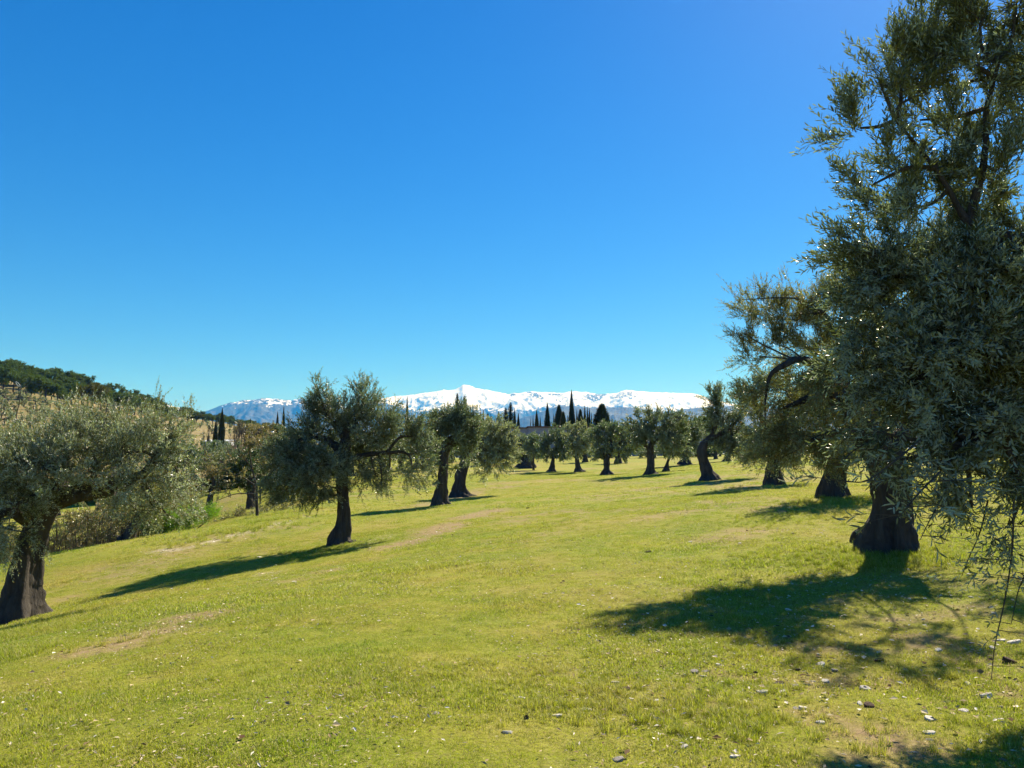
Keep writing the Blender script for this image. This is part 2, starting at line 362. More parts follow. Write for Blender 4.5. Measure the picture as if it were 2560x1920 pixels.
def mountain_mat(name, rock_a, rock_b, dust):
    m, nt = new_mat(name); pos = geo_pos(nt); s = attr(nt, 'snow')
    rc = ramp(nt, noise(nt, 0.0015, 6, 0.7, pos), [(0.35, rock_a), (0.65, rock_b)])
    mp = mapping(nt, pos, (0.0045, 0.0012, 0.006)); n1 = noise(nt, 1.0, 7, 0.72, mp, 0.8)
    k = mth(nt, 'ADD', s, mth(nt, 'MULTIPLY', mth(nt, 'SUBTRACT', n1, 0.5), dust))
    k = ramp(nt, k, [(0.40, 0.0), (0.60, 1.0)])
    p = princ(nt, mix(nt, k, rc, (0.88, 0.90, 0.93)), 0.8, 0.1)
    bump(nt, p, noise(nt, 0.003, 7, 0.7, pos), 0.6, 90); out(nt, p.outputs[0]); M[name] = m
mountain_mat('high_mountain', (0.035, 0.038, 0.036), (0.08, 0.075, 0.065), 0.85)
mountain_mat('dusted_mountain', (0.025, 0.03, 0.024), (0.06, 0.06, 0.045), 2.0)
mountain_mat('foothill_forest', (0.018, 0.028, 0.018), (0.04, 0.05, 0.03), 0.0)
def c4(L): return [(1280 + x / 4.608, 940 + y / 4.608) for x, y in L]
def c3(L): return [(940 + x / 4.608, 900 + y / 4.608) for x, y in L]
MAIN = [(820,1060),(900,1012),(954,996)] + c3([(170,420),(430,395),(600,370),(740,350),(780,338),(830,347),(900,335),(960,310),(1000,284),(1015,280),(1080,290),(1140,318),(1300,345),(1450,378),(1530,392)]) \
     + c4([(20,192),(60,200),(115,190),(150,180),(220,173),(330,180),(440,185),(520,188),(570,196),(650,175),(750,173),(850,182),(980,203),(1080,205),(1200,195),(1260,170),(1320,157),(1370,157),(1400,168),(1600,182),(1850,190),(2050,195),(2130,210),(2212,230)]) + [(1775,998),(1850,1012),(2000,1030),(2400,1060),(2900,1080)]
SNOW = [(820,1010),(954,1008),(1000,1016),(1060,1030),(1092,1021),(1120,1024),(1180,1024),(1244,1026),(1300,1028),(1352,1024),(1400,1012),(1497,1018),(1562,1018),(1627,1030),(1681,1032),(1703,1024),(1760,1018),(2900,1018)]
ROCK = [(c4([(165,178),(215,184),(290,198),(345,235),(375,268),(280,270),(225,235),(190,205)]),0.0),(c4([(400,195),(500,205),(590,196),(560,225),(430,222),(380,210)]),.1),
        (c4([(870,205),(1090,208),(1040,245),(1030,285),(930,300),(885,270),(860,230)]),0.0),(c4([(1190,205),(1260,190),(1390,172),(1480,222),(1390,262),(1240,262),(1100,245)]),.35),
        (c4([(470,285),(560,240),(640,238),(600,280),(520,300)]),.4),(c4([(2050,230),(2130,224),(2195,252),(2120,252)]),.2),(c4([(0,205),(60,205),(40,235),(0,240)]),.3),(c4([(760,250),(850,230),(880,280),(800,310)]),.5),
        (c3([(1500,390),(1610,395),(1640,430),(1590,440)]),.3),(c3([(640,530),(780,490),(760,510),(660,540)]),.3)]
mountain('snowy_mountains', MAIN, 13500, 24500, 0.25, 330, SNOW, 'high_mountain', seed=2, rock=ROCK)
B_ = [(430,1090),(506,1031),(552,1013),(567,1008),(610,1000),(640,998),(665,995),(697,997),(729,1001),(749,996),(769,1003),(800,1001),(850,1010),(900,1040),(960,1090)]
mountain('dusted_mountain', B_, 11500, 18500, 0.3, 300, [(430,1030),(560,1012),(640,1012),(700,1014),(780,1010),(960,1030)], 'dusted_mountain', seed=40, rows=130)
mountain('far_snow_ridge', [(200,1010),(340,1008),(410,1010),(440,1017),(475,1023),(500,1031),(540,1060)], 23000, 27000, 0.3, 200, [(200,1040),(560,1040)], 'high_mountain', seed=60, rows=50)
FOOT = [(900,1100),(960,1080),(1100,1072),(1200,1068),(1270,1056),(1309,1043),(1352,1030),(1388,1018),(1410,1015),(1450,1018),(1497,1020),(1562,1017),(1600,1020),(1627,1028),(1660,1036),(1681,1031),(1703,1023),(1760,1017),(1850,1014),(2100,1030),(2500,1060)]
mountain('foothills', FOOT, 8500, 12500, 0.3, 160, [(0,-500),(3000,-500)], 'foothill_forest', seed=80, rows=110)
mountain('low_ridge', [(300,1120),(600,1100),(850,1085),(1000,1088),(1150,1092),(1300,1086),(1500,1084),(1700,1080),(1900,1078),(2300,1090),(2700,1110)], 4000, 6500, 0.3, 50, [(0,-500),(3000,-500)], 'foothill_forest', seed=90, step=3, rows=60)

# ------------------------------------------------------------------ foliage engine
class Acc:
    def __init__(s): s.V = []; s.Q = []; s.T = []; s.n = 0; s.mq = []; s.mt = []
    def add(s, V, Q=None, mat=0, T=None):
        if Q is not None and len(Q): s.Q.append(np.asarray(Q) + s.n); s.mq.append(np.full(len(Q), mat))
        if T is not None and len(T): s.T.append(np.asarray(T) + s.n); s.mt.append(np.full(len(T), mat))
        s.V.append(np.asarray(V, float)); s.n += len(V)
    def mesh(s, name, mats, smooth=False):
        f = []; mi = []
        if s.Q: f.append(np.concatenate(s.Q)); mi.append(np.concatenate(s.mq))
        if s.T: f.append(np.concatenate(s.T)); mi.append(np.concatenate(s.mt))
        return make_mesh(name, np.concatenate(s.V), f, mats, np.concatenate(mi), smooth)
def unit(v): return v / np.maximum(np.linalg.norm(v, axis=-1, keepdims=True), 1e-9)
def catmull(P, n):
    P = np.asarray(P, float); Q = np.vstack([2 * P[0] - P[1], P, 2 * P[-1] - P[-2]]); o = []
    segs = len(P) - 1; per = max(2, n // segs)
    for i in range(segs):
        p0, p1, p2, p3 = Q[i:i + 4]
        for t in np.linspace(0, 1, per, endpoint=(i == segs - 1)):
            o.append(.5 * ((2 * p1) + (-p0 + p2) * t + (2 * p0 - 5 * p1 + 4 * p2 - p3) * t * t + (-p0 + 3 * p1 - 3 * p2 + p3) * t ** 3))
    return np.array(o)
def tube(acc, path, nseg=8, mat=0, flute=0.0, knob=0.0, seed=0):
    """path: (n,4) x y z radius"""
    path = np.asarray(path, float); P = path[:, :3]; r = path[:, 3]; n = len(P)
    T = unit(np.gradient(P, axis=0)); a = np.array([1.0, 0.15, 0.1]); U = unit(np.cross(T, a + 0 * T)); Vv = np.cross(T, U)
    th = np.linspace(0, 2 * math.pi, nseg, endpoint=False)
    R = r[:, None] * np.ones(nseg)
    if flute: 
        s = np.linspace(0, 1, n)[:, None]; tw = th[None, :] + s * 0.9 + seed
        k = (1 - s) ** 1.2 * .8 + .45
        R = R * (1 + flute * k * (.55 * np.sin(3 * tw + seed) + .4 * np.sin(5 * tw + 2.1 * seed) + .3 * np.sin(8 * tw + s * 3)))
        R = R * (1 + .30 * flute * (fbm(np.cos(tw) * 5 + seed, np.sin(tw) * 5, s * 7, 4, seed) - .5) * 2)
    pos = P[:, None, :] + R[..., None] * (np.cos(th)[None, :, None] * U[:, None, :] + np.sin(th)[None, :, None] * Vv[:, None, :])
    if knob:
        q = pos; nn = fbm(q[..., 0] * 5, q[..., 1] * 5, q[..., 2] * 3.2, 4, seed + 70) - .5; ctr = P[:, None, :]
        pos = ctr + (pos - ctr) * (1 + knob * 2 * nn)[..., None]
    V = np.concatenate([pos.reshape(-1, 3), P[-1:] + T[-1:] * r[-1] * .5])
    Q = grid_faces(n, nseg, True)[:, ::-1]; j = np.arange(nseg); b = (n - 1) * nseg
    Tt = np.stack([b + j, b + (j + 1) % nseg, np.full(nseg, n * nseg)], 1)
    acc.add(V, Q, mat, Tt)
def ribbons(acc, S, E, r0, mat=1):
    """thin 3-sided stems from S to E, tapered, vectorised"""
    n = len(S); D = unit(E - S); a = np.where(np.abs(D[:, 2:3]) > .9, np.array([[1., 0, 0]]), np.array([[0, 0, 1.]])); U = unit(np.cross(D, a)); Vv = np.cross(D, U)
    r0 = np.broadcast_to(np.asarray(r0, float), (n,))[:, None]; V = []
    for base, r in ((S, r0), (E, r0 * .35)):
        for k in range(3): V.append(base + r * (math.cos(2.094 * k) * U + math.sin(2.094 * k) * Vv))
    V = np.stack(V, 1); o = np.arange(n)[:, None] * 6
    Q = np.concatenate([o + np.array([k, (k + 1) % 3, 3 + (k + 1) % 3, 3 + k]) for k in range(3)])
    acc.add(V.reshape(-1, 3), Q, mat)
def leaves(acc, P, D, N, L, Wd, mat=0, hexa=False):
    """leaf blades: base P, direction D, normal N"""
    D = unit(D); S = unit(np.cross(D, N)); N = np.cross(S, D); L = L[:, None]; Wd = Wd[:, None]; n = len(P)
    if hexa:
        bend = N * L * -.08
        V = np.stack([P, P + D * L * .30 - S * Wd * .5 + N * Wd * .12, P + D * L * .72 - S * Wd * .42 + bend * .5 + N * Wd * .1, P + D * L + bend * 1.6,
                      P + D * L * .72 + S * Wd * .42 + bend * .5 + N * Wd * .1, P + D * L * .30 + S * Wd * .5 + N * Wd * .12], 1)
        o = np.arange(n)[:, None] * 6; Q = np.concatenate([o + np.array([0, 1, 2, 3]), o + np.array([0, 3, 4, 5])])
        acc.add(V.reshape(-1, 3), Q, mat)
    else:
        V = np.stack([P, P + D * L * .5 - S * Wd * .5 + N * Wd * .12, P + D * L - N * L * .05, P + D * L * .5 + S * Wd * .5 + N * Wd * .12], 1)
        acc.add(V.reshape(-1, 3), np.arange(n)[:, None] * 4 + np.arange(4), mat)
def rand_dirs(n): return unit(rng.normal(size=(n, 3)))
def shoots(acc, S, D, Ln, nl, leaf_L, leaf_W, hexa=False, droop=0.15, stem_r=0.0022, stem=True, open_=0.75):
    """leafy shoots: S start, D direction, Ln lengths, nl leaves each (array or int)"""
    n = len(S); D = unit(D)
    bendv = np.array([0, 0, -1.0]) * droop
    E = S + (D + bendv) * Ln[:, None]
    if stem:
        Mid = S + D * Ln[:, None] * .5 + bendv * Ln[:, None] * .2
        ribbons(acc, S, Mid, stem_r, 1); ribbons(acc, Mid, E, stem_r * .6, 1)
    k = np.arange(nl); t = (k + .6) / nl
    U = unit(np.cross(D, rand_dirs(n))); Vv = np.cross(D, U)
    Pp = S[:, None, :] + D[:, None, :] * (Ln[:, None] * t)[..., None] + bendv * (Ln[:, None] * t ** 1.6)[..., None]
    ph = (k % 2) * math.pi + (k // 2) * (math.pi / 2)
    ph = ph[None, :] + rng.normal(0, .35, (n, nl))
    side = np.cos(ph)[..., None] * U[:, None, :] + np.sin(ph)[..., None] * Vv[:, None, :]
    spread = np.where(k >= nl - 1, .15, open_) + rng.normal(0, .15, (n, nl))
    ld = unit(D[:, None, :] + side * spread[..., None] + np.array([0, 0, .05]))
    nn = unit(D[:, None, :] * .9 - side * .3 + rng.normal(0, .35, (n, nl, 3)) + np.array([0, 0, .35]))
    keep = rng.random((n, nl)) > .07
    LL = leaf_L * (1 - .25 * np.abs(t - .45) * 2)[None, :] * rng.uniform(.72, 1.2, (n, nl))
    leaves(acc, Pp[keep], ld[keep], nn[keep], LL[keep], (LL * leaf_W / leaf_L * rng.uniform(.8, 1.2, (n, nl)))[keep], 0, hexa)

def crown(acc, blobs, skeleton, n_shoots, leaf_L=.055, leaf_W=.012, nl=14, shoot_L=.30, hexa=False, clump=.13, per_clump=11, up=.45, branch_r=.02, stem=True, seed=0):
    """blobs: (x,y,z, rx,rz, weight, droop) in the tree's own space; skeleton: list of (x,y,z) nodes to grow limbs from"""
    blobs = [tuple(b) + (1.0, 0.0)[len(b) - 5:] if len(b) < 7 else b for b in blobs]
    per_clump = int(per_clump * 1.5); vol = np.array([b[3] * b[3] * b[4] * b[5] for b in blobs]) ** .85; ns = (n_shoots * vol / vol.sum()).astype(int) + 6
    cc = np.array([b[:3] for b in blobs]).mean(0); nodes = np.array(skeleton, float)
    for b, n in zip(blobs, ns):
        c = np.array(b[:3]); rr = np.array([b[3], b[3] * .95, b[4]])
        k = np.argmin(((nodes - c) ** 2).sum(1)); a = nodes[k]; mid = (a + c) / 2 + rng.normal(0, .08, 3) * np.linalg.norm(c - a) + np.array([0, 0, -.06 * np.linalg.norm(c - a)])
        dist = np.linalg.norm(c - a); r_a = branch_r * (1.1 + dist * .9)
        pth = catmull(np.array([[*a, r_a], [*mid, r_a * .75], [*c, branch_r * .55]]), 10); tube(acc, pth, 6, 1)
        ncl = max(3, n // per_clump)
        dirs = rand_dirs(ncl); rad_ = rng.random(ncl) ** .5 * .95; cl = c + dirs * rad_[:, None] * rr
        cdir = unit(unit(cl - c) * .75 + unit(cl - cc) * .35 + rng.normal(0, .35, (ncl, 3)) + np.array([0, 0, .25 + up * .5 - b[6]]))
        # sub-branches
        st = c + (cl - c) * .05 + rng.normal(0, .03, (ncl, 3)); m1 = c + (cl - c) * .55 + rng.normal(0, .09, (ncl, 3)) * rr
        sel = rng.random(ncl) < min(1, 40 / ncl + .2)
        ribbons(acc, st[sel], m1[sel], branch_r * .38); ribbons(acc, m1[sel], cl[sel], branch_r * .22); ribbons(acc, cl[sel], cl[sel] + cdir[sel] * clump * 1.6, branch_r * .16)
        idx = rng.integers(0, ncl, n); S = cl[idx] + cdir[idx] * rng.uniform(-1.0, 1.9, n)[:, None] * clump + rng.normal(0, clump * .42, (n, 3))
        topness = np.clip((S[:, 2] - cc[2]) / (rr[2] + .6), -1, 1)[:, None]
        Dd = cdir[idx] + rng.normal(0, .42, (n, 3)) + np.array([0, 0, 1.0]) * (up * (topness * .8 + .2))
        Ln = shoot_L * rng.uniform(.5, 1.25, n) * np.where(topness[:, 0] > .5, 1.15, 1)
        shoots(acc, S, Dd, Ln, nl, leaf_L, leaf_W, hexa, droop=.15 + .35 * max(0, b[6]), stem=stem)

def px_local(px, py, d, base): return at(px, py, d) - base
def olive(label, base_px, d, trunk, limbs, blobs, n_shoots, leaf='olive_leaf', name='olive_tree', group='olive trees of the grove', seg=28, bark='bark', trunk_steps=26, flute=.22, bscale=1.0, **kw):
    """trunk/limbs given as (px,py,dd,radius m); blobs as (px,py,dd,rx m,rz m,weight,droop)"""
    b0 = at(*base_px, d); z = float(ground_z(b0[0], b0[1])); base = np.array([b0[0], b0[1], z - .06])
    e = empty(name, base, label, 'tree', group)
    tp = []
    for i, (px, py, dd, r) in enumerate(trunk):
        q = px_local(px, py, d + dd, base)
        if i == 0: q[2] = 0.0
        tp.append([*q, r * (.92 if i == 0 else .80)])
    acc = Acc(); sk = []
    pth = catmull(tp, trunk_steps); pth[:, 3] = np.maximum(pth[:, 3], .01)
    tube(acc, pth, seg, 0, flute=flute * 1.25, knob=.30, seed=rng.integers(0, 50)); sk += [p[:3] for p in pth[len(pth) // 2:]]
    for L in limbs:
        lp = [[*px_local(px, py, d + dd, base), r] for px, py, dd, r in L]; q = catmull(lp, 16); q[:, :3] += (rng.random((len(q), 3)) - .5) * q[:, 3:4] * .5
        tube(acc, q, 12, 0, flute=.08, knob=.18, seed=rng.integers(0, 50)); sk += [p[:3] for p in q[2:]]
    me = acc.mesh('trunk', [M[bark]], True); link('trunk', me, e)
    bl = []
    for b in blobs:
        b = list(b) + [None] * (7 - len(b)); px, py, dd, rx, rz, w, dr = b; rz = rz or rx * .85; w = w or 1.0; dr = (dr or 0.0) * (.55 if (dr or 0) > 0 else 1)
        bl.append((*px_local(px, py, d + dd, base), rx * bscale, rz * bscale, w, dr))
    ac = Acc(); crown(ac, bl, sk, n_shoots, **kw)
    link('crown', ac.mesh('crown', [M[leaf], M['twig']]), e)
    return e

# ------------------------------------------------------------------ the near and middle olive trees
# the olive whose trunk is out of view on the right: its foliage hangs close over the right edge of the view
def rs(bl, k, dd0=None): return [(x, y, (dd if dd0 is None else dd0 + dd), r * k, (rz or r * .85) * k, w, dr) for x, y, dd, r, rz, w, dr in bl]
olive('nearest olive, big dense crown hanging down the right edge, trunk out of view', (3050, 1640), 5.3,
      [(3050,1640,0,.40),(3040,1450,0,.32),(3000,1200,0,.27),(2960,950,0,.24),(2900,800,0,.2)],
      [[(2960,900,0,.17),(2760,720,0,.13),(2600,635,0,.085),(2500,590,0,.066),(2425,562,0,.040),(2395,520,0,.022),(2340,420,0,.017),(2240,300,0,.009)],
       [(2425,562,0,.036),(2436,500,0,.030),(2462,380,0,.023),(2466,272,0,.018),(2500,150,0,.010)],
       [(2600,635,0,.09),(2660,500,.2,.07),(2660,330,.2,.05),(2640,120,.2,.02)],
       [(2900,900,0,.13),(2700,900,0,.09),(2480,900,-.1,.06),(2330,930,-.2,.03)],
       [(2960,1000,0,.12),(2700,1050,-.2,.08),(2500,1080,-.3,.05),(2400,1110,-.4,.02)],
       [(2760,760,0,.12),(2560,760,.2,.08),(2380,720,.2,.05),(2230,690,0,.02)]],
      rs([(2540,20,0,.85,.75,0.34,0),(2490,150,0,.6,.6,0.34,0),(2335,130,0,.22,.42,0.42,-.3),(2400,210,.2,.5,.5,0.26,0),(2290,240,0,.42,.42,0.36,0),(2200,205,0,.26,.36,0.42,-.2),(2440,330,.3,.5,.5,0.25,0),
       (2150,320,0,.42,.42,0.38,0),(2330,380,.1,.6,.5,0.27,0),(2490,430,0,.5,.6,0.22,0),(2560,260,.2,.6,.6,0.34,0),(2185,460,0,.42,.40,0.42,0),(2290,520,.2,.65,.45,0.48,0),
       (2440,640,.2,.7,.45,0.50,0),(2185,630,0,.46,.40,0.85,0),(2280,700,.1,.65,.60,1.10,0),(2420,740,0,.75,.65,1.10,0),(2550,760,0,.8,.75,1.00,0),(2185,760,.1,.48,.5,1.00,0),
       (2200,900,0,.45,.5,0.85,.1),(2320,880,-.2,.65,.6,1.02,.1),(2470,900,-.2,.75,.7,1.02,.1),(2250,1000,-.2,.42,.45,0.62,.2),(2360,1040,-.3,.55,.45,0.74,.3),(2480,1060,-.3,.6,.5,0.74,.3),
       (2570,1080,-.1,.6,.6,0.68,.3),(2370,1160,-.4,.36,.30,0.62,.5),(2470,1190,-.4,.42,.30,0.62,.5),(2560,1220,-.3,.40,.30,0.62,.5),(2430,1270,-.3,.3,.2,0.37,.5),(2530,1310,-.3,.3,.2,0.37,.6),
       (2200,1080,-.3,.32,.34,0.37,.2),(2185,970,-.1,.30,.34,0.59,.1),(2250,1150,-.3,.34,.28,0.31,.3),(2320,1180,-.4,.36,.30,0.37,.3),(2175,860,0,.34,.34,0.59,0),(2350,100,.2,.5,.55,0.50,-.2),(2450,60,.1,.6,.6,0.50,-.2),(2250,180,.1,.4,.4,0.40,-.1),(2300,300,.3,.6,.5,0.40,0),(2420,450,.3,.7,.5,0.40,0),(2600,560,.3,.6,.6,0.50,0),(2700,800,.2,1.1,.9,0.34,0),(2720,1050,0,1.0,.8,0.22,.1),(2740,200,.3,1.1,1.1,0.30,0),(2420,860,.6,.9,.8,0.68,0),(2300,800,.7,.8,.7,0.59,0),(2520,980,.6,.8,.7,0.59,.1)], .56),
      12000, leaf='olive_leaf_near', hexa=True, nl=14, shoot_L=.22, leaf_L=.056, leaf_W=.0130, clump=.075, per_clump=16, branch_r=.013, seg=24, group='olive trees of the right row')
olive('old olive with a stout leaning trunk at the right, arching limb and ochre hanging foliage', (2222, 1380), 11.0,
      [(2225,1382,0,.46),(2224,1340,0,.40),(2230,1270,0,.33),(2225,1180,0,.29),(2180,1100,0,.27),(2122,1037,0,.20),(2083,980,0,.16),(2055,930,0,.12)],
      [[(2083,980,0,.11),(2050,925,-.1,.09),(2006,898,-.2,.062),(1950,918,-.3,.042),(1923,945,-.3,.028),(1912,1010,-.3,.012)],[(2100,1010,0,.11),(2115,900,.3,.06),(2080,820,.3,.035),(2060,780,.3,.015)],
       [(2215,1150,0,.15),(2300,1020,.4,.1),(2350,900,.5,.05)],[(2083,980,0,.08),(2010,1000,-.3,.05),(1960,1020,-.4,.02)],[(2160,1080,0,.1),(2100,1080,-.6,.06),(2030,1100,-.8,.03)],[(2150,1070,0,.12),(2220,950,.9,.07),(2230,850,1.2,.03)]],
      rs([(1905,775,.8,.50,.36,1.5,0),(1865,835,.6,.34,.32,1.3,0),(1970,790,.7,.6,.42,1.3,0),(2050,775,.6,.65,.45,1.0,0),(1890,890,.5,.36,.4,1.0,0),(1935,860,.4,.5,.40,.7,0),(2030,860,.4,.7,.5,.6,0),(2120,880,.3,.8,.7,.7,0),(1845,750,.7,.2,.2,.4,0),
       (1985,735,.5,.25,.25,.4,-.1),(1905,970,-.1,.42,.5,.7,.2),(1965,980,-.2,.55,.5,.7,.2),(2050,1000,-.3,.65,.6,.8,.2),(1915,1070,-.4,.45,.42,1,.4),(1990,1080,-.5,.6,.5,1,.4),(2070,1090,-.4,.6,.45,.9,.4),
       (1950,1145,-.5,.5,.28,.8,.6),(2040,1155,-.4,.5,.2,.7,.6),(2150,1020,.5,.9,.8,.6,.1),(2150,760,.5,.7,.7,.5,0),(2230,900,.8,1.0,1.0,.5,0),(2300,1000,.4,.9,.8,.4,.1),(2010,930,.8,.8,.7,.4,0),(2120,960,-.9,.6,.6,.4,.1),(2080,850,1.1,1.0,.7,.4,0),(2280,620,.3,1.4,.9,.16,0),(2180,700,.5,1.2,.7,.16,0),(2420,700,0,1.3,.9,.14,0),(2500,850,.3,1.2,.9,.14,0)], .60),  # last high lumps, hidden behind the nearest olive, added for the shadow they cast
      9600, leaf='olive_leaf_ochre', nl=13, shoot_L=.24, leaf_L=.055, leaf_W=.0135, clump=.10, per_clump=17, branch_r=.008, seg=48, trunk_steps=60, flute=.16, group='olive trees of the right row')
olive('olive with a low thick trunk, foliage touching the leaning olive in front of it', (2082, 1242), 18.5,
      [(2085,1242,0,.42),(2084,1215,0,.35),(2092,1170,0,.27),(2105,1120,0,.24),(2110,1060,0,.2)],[[(2105,1110,0,.16),(2050,1060,0,.08)],[(2105,1110,0,.14),(2170,1050,0,.07)]],
      [(2030,1060,0,.9,.8,1,0),(2130,1030,.2,1.0,.9,1,0),(2100,1110,-.3,.8,.5,1,.1),(2200,1080,0,.9,.8,1,.1),(2000,1120,0,.5,.5,.9,.3),(2080,980,.3,.9,.7,.8,0),(2250,1000,.3,1,.9,.8,0)],
      3200, nl=12, shoot_L=.27, leaf_L=.075, leaf_W=0.0247, clump=.14, seg=32, group='olive trees of the right row')
olive('squat olive with a stout flared trunk, second in the right row beyond the leaning olive', (1932, 1210), 27,
      [(1935,1210,0,.46),(1934,1180,0,.32),(1938,1150,0,.27),(1930,1100,0,.22),(1925,1060,0,.15)],[[(1930,1090,0,.12),(1895,1030,-.2,.08),(1885,980,-.2,.04)],[(1930,1090,0,.12),(1970,1020,.2,.07),(1990,970,.2,.04)]],
      [(1885,1000,0,.5,.55,1,0),(1930,960,.2,.6,.5,.9,0),(1900,1070,-.3,.5,.6,1,.1),(1960,1080,-.2,.7,.6,1,.1),(1875,1120,-.2,.35,.4,.8,.4),(1940,1135,-.3,.5,.35,.8,.4),(2000,1010,.4,.9,.8,.8,0),(1860,1000,0,.3,.5,.7,0)],
      3400, nl=12, shoot_L=.26, leaf_L=.085, leaf_W=0.0286, clump=.14, group='olive trees of the right row')
olive('olive on a strongly bowed trunk curving like a question mark, third in the right row', (1765, 1199), 38,
      [(1773,1200,0,.55),(1768,1180,0,.36),(1760,1155,0,.29),(1755,1130,0,.27),(1763,1108,0,.24),(1778,1095,0,.2),(1800,1085,0,.14)],[[(1778,1095,0,.13),(1792,1050,0,.08),(1791,990,0,.03)],[(1800,1085,0,.13),(1835,1060,0,.08),(1850,1030,0,.04)]],
      [(1790,1000,0,.42,.6,1.2,-.2),(1792,1035,0,.45,.45,1,0),(1800,1055,0,.55,.5,.8,0),(1830,1070,.2,.75,.6,.9,0),(1850,1020,.2,.5,.5,.8,0),(1838,1115,0,.6,.5,1,.2),(1862,1110,0,.6,.6,1,.2),(1782,1092,0,.3,.3,.6,.2),(1815,1100,0,.5,.4,.8,.2)],
      3600, bscale=1.22, nl=11, shoot_L=.27, leaf_L=.10, leaf_W=0.0364, clump=.15, group='olive trees of the right row')
olive('round-crowned olive with a straight thick trunk, right neighbour of the five small mid-distance olives', (1627, 1187), 50,
      [(1628,1188,0,.62),(1627,1175,0,0.336),(1628,1150,0,0.269),(1626,1125,0,0.252),(1632,1105,0,0.202),(1645,1085,0,0.126)],[[(1626,1125,0,.2),(1612,1108,0,.13),(1590,1100,0,.08)],[(1632,1105,0,.15),(1630,1070,0,.08)],[(1640,1100,0,.12),(1675,1080,0,.07)]],
      [(1600,1070,0,.8,.8,1,0),(1632,1050,0,.8,.6,.9,0),(1672,1055,0,.8,.6,.9,0),(1620,1085,-.3,.8,.5,1,0),(1590,1108,0,.5,.5,.9,.3),(1665,1095,0,.9,.6,1,.2),(1690,1085,.2,.7,.7,1,0),(1690,1120,0,.4,.35,.7,.4),(1596,1040,0,.3,.4,.5,-.2)],
      3770, nl=10, shoot_L=.28, leaf_L=.12, leaf_W=0.0468, clump=.16, leaf='olive_leaf', bscale=1.2, group='olive trees of the right row')
olive('olive leaning right from a knotted trunk, a low branch loop at its left', (1519, 1188), 62,
      [(1519,1189,0,.65),(1517,1175,0,0.319),(1517,1160,0,0.277),(1519,1140,0,0.269),(1530,1122,0,0.210),(1540,1105,0,0.134)],[[(1518,1145,0,.2),(1500,1120,0,.1)],[(1530,1125,0,.15),(1525,1090,0,.08)],[(1540,1110,0,.12),(1565,1100,0,.07)]],
      [(1490,1092,0,.8,.7,1,0),(1522,1080,0,.9,.7,1,0),(1555,1086,0,.9,.7,1,0),(1575,1112,0,.7,.6,1,.1),(1492,1125,0,.7,.6,1,.2),(1555,1125,0,.8,.6,1,.2),(1515,1110,-.3,.8,.6,1,.1)],
      3045, nl=9, shoot_L=.30, leaf_L=.14, leaf_W=0.0585, clump=.17, leaf='olive_leaf_grey', bscale=1.2, group='olive trees of the right row')
olive('narrow yellowish olive with a pale knob on its root flare', (1445, 1181), 74,
      [(1448,1182,0,.6),(1446,1170,0,0.336),(1443,1150,0,0.252),(1443,1135,0,0.168)],[[(1443,1140,0,.12),(1430,1110,0,.06)],[(1443,1140,0,.12),(1460,1110,0,.06)]],
      [(1430,1090,0,.8,.8,1,0),(1455,1085,0,.8,.8,1,0),(1465,1110,0,.7,.8,1,.1),(1438,1120,0,.7,.7,1,.2),(1450,1105,-.3,.8,.8,1,0)],
      2175, nl=8, shoot_L=.32, leaf_L=.16, leaf_W=0.0715, clump=.18, leaf='olive_leaf_sunny', bscale=1.2, group='olive trees of the right row')
olive('grey-green olive on a bell-shaped trunk below the stepped wall end', (1379, 1180), 77,
      [(1379,1181,0,.62),(1380,1170,0,0.353),(1382,1152,0,0.227),(1383,1135,0,0.168)],[[(1382,1140,0,.12),(1365,1110,0,.06)],[(1382,1140,0,.12),(1400,1110,0,.06)]],
      [(1365,1105,0,.9,.8,1,0),(1392,1092,0,1.0,.8,1,0),(1412,1105,0,.8,.8,1,0),(1360,1125,0,.7,.7,1,.2),(1405,1130,0,.9,.7,1,.2),(1383,1120,-.3,.9,.7,1,.1)],
      2465, nl=8, shoot_L=.32, leaf_L=.17, leaf_W=0.0715, clump=.18, leaf='olive_leaf_grey', bscale=1.2, group='olive trees of the right row')
olive('small bushy silver olive with a very squat broad trunk, leftmost of the right row', (1313, 1172), 90,
      [(1315,1173,0,1.3),(1316,1160,0,1.0),(1317,1150,0,.8),(1317,1138,0,.5)],[[(1317,1142,0,.3),(1305,1120,0,.1)]],
      [(1303,1120,0,.8,.9,1,0),(1318,1108,0,1.0,.8,1,0),(1300,1135,0,.7,.6,1,.1),(1322,1130,0,.9,.9,1,.1)],
      1885, nl=7, shoot_L=.35, leaf_L=.18, leaf_W=0.0780, clump=.2, leaf='olive_leaf_grey', bscale=1.2, group='olive trees of the right row')
olive('slim young silver olive on a stick-thin trunk beside the squat bushy olive', (1333, 1175), 82,
      [(1334,1175,0,.13),(1334,1155,0,.11),(1335,1135,0,.08)],[],
      [(1335,1115,0,.8,.8,1,0),(1345,1125,0,.7,.6,1,0),(1328,1128,0,.6,.6,1,.1),(1345,1105,0,.6,.6,1,0)],
      1305, nl=7, shoot_L=.33, leaf_L=.17, leaf_W=0.0650, clump=.2, leaf='olive_leaf_grey', bscale=1.2, group='olive trees of the right row')
olive('slender olive with a wavy thin trunk between the straight-trunked and the bowed olives', (1665, 1170), 60,
      [(1664,1170,0,.35),(1668,1158,0,0.134),(1672,1145,0,0.118),(1670,1130,0,0.101),(1675,1115,0,0.076)],[],
      [(1680,1115,0,.9,.6,1,.2),(1700,1125,0,.7,.6,1,.3),(1660,1120,0,.6,.5,1,.2),(1690,1100,0,.9,.6,1,0)],
      1595, nl=8, shoot_L=.32, leaf_L=.15, leaf_W=0.0585, clump=.17, group='olive trees behind the right row')
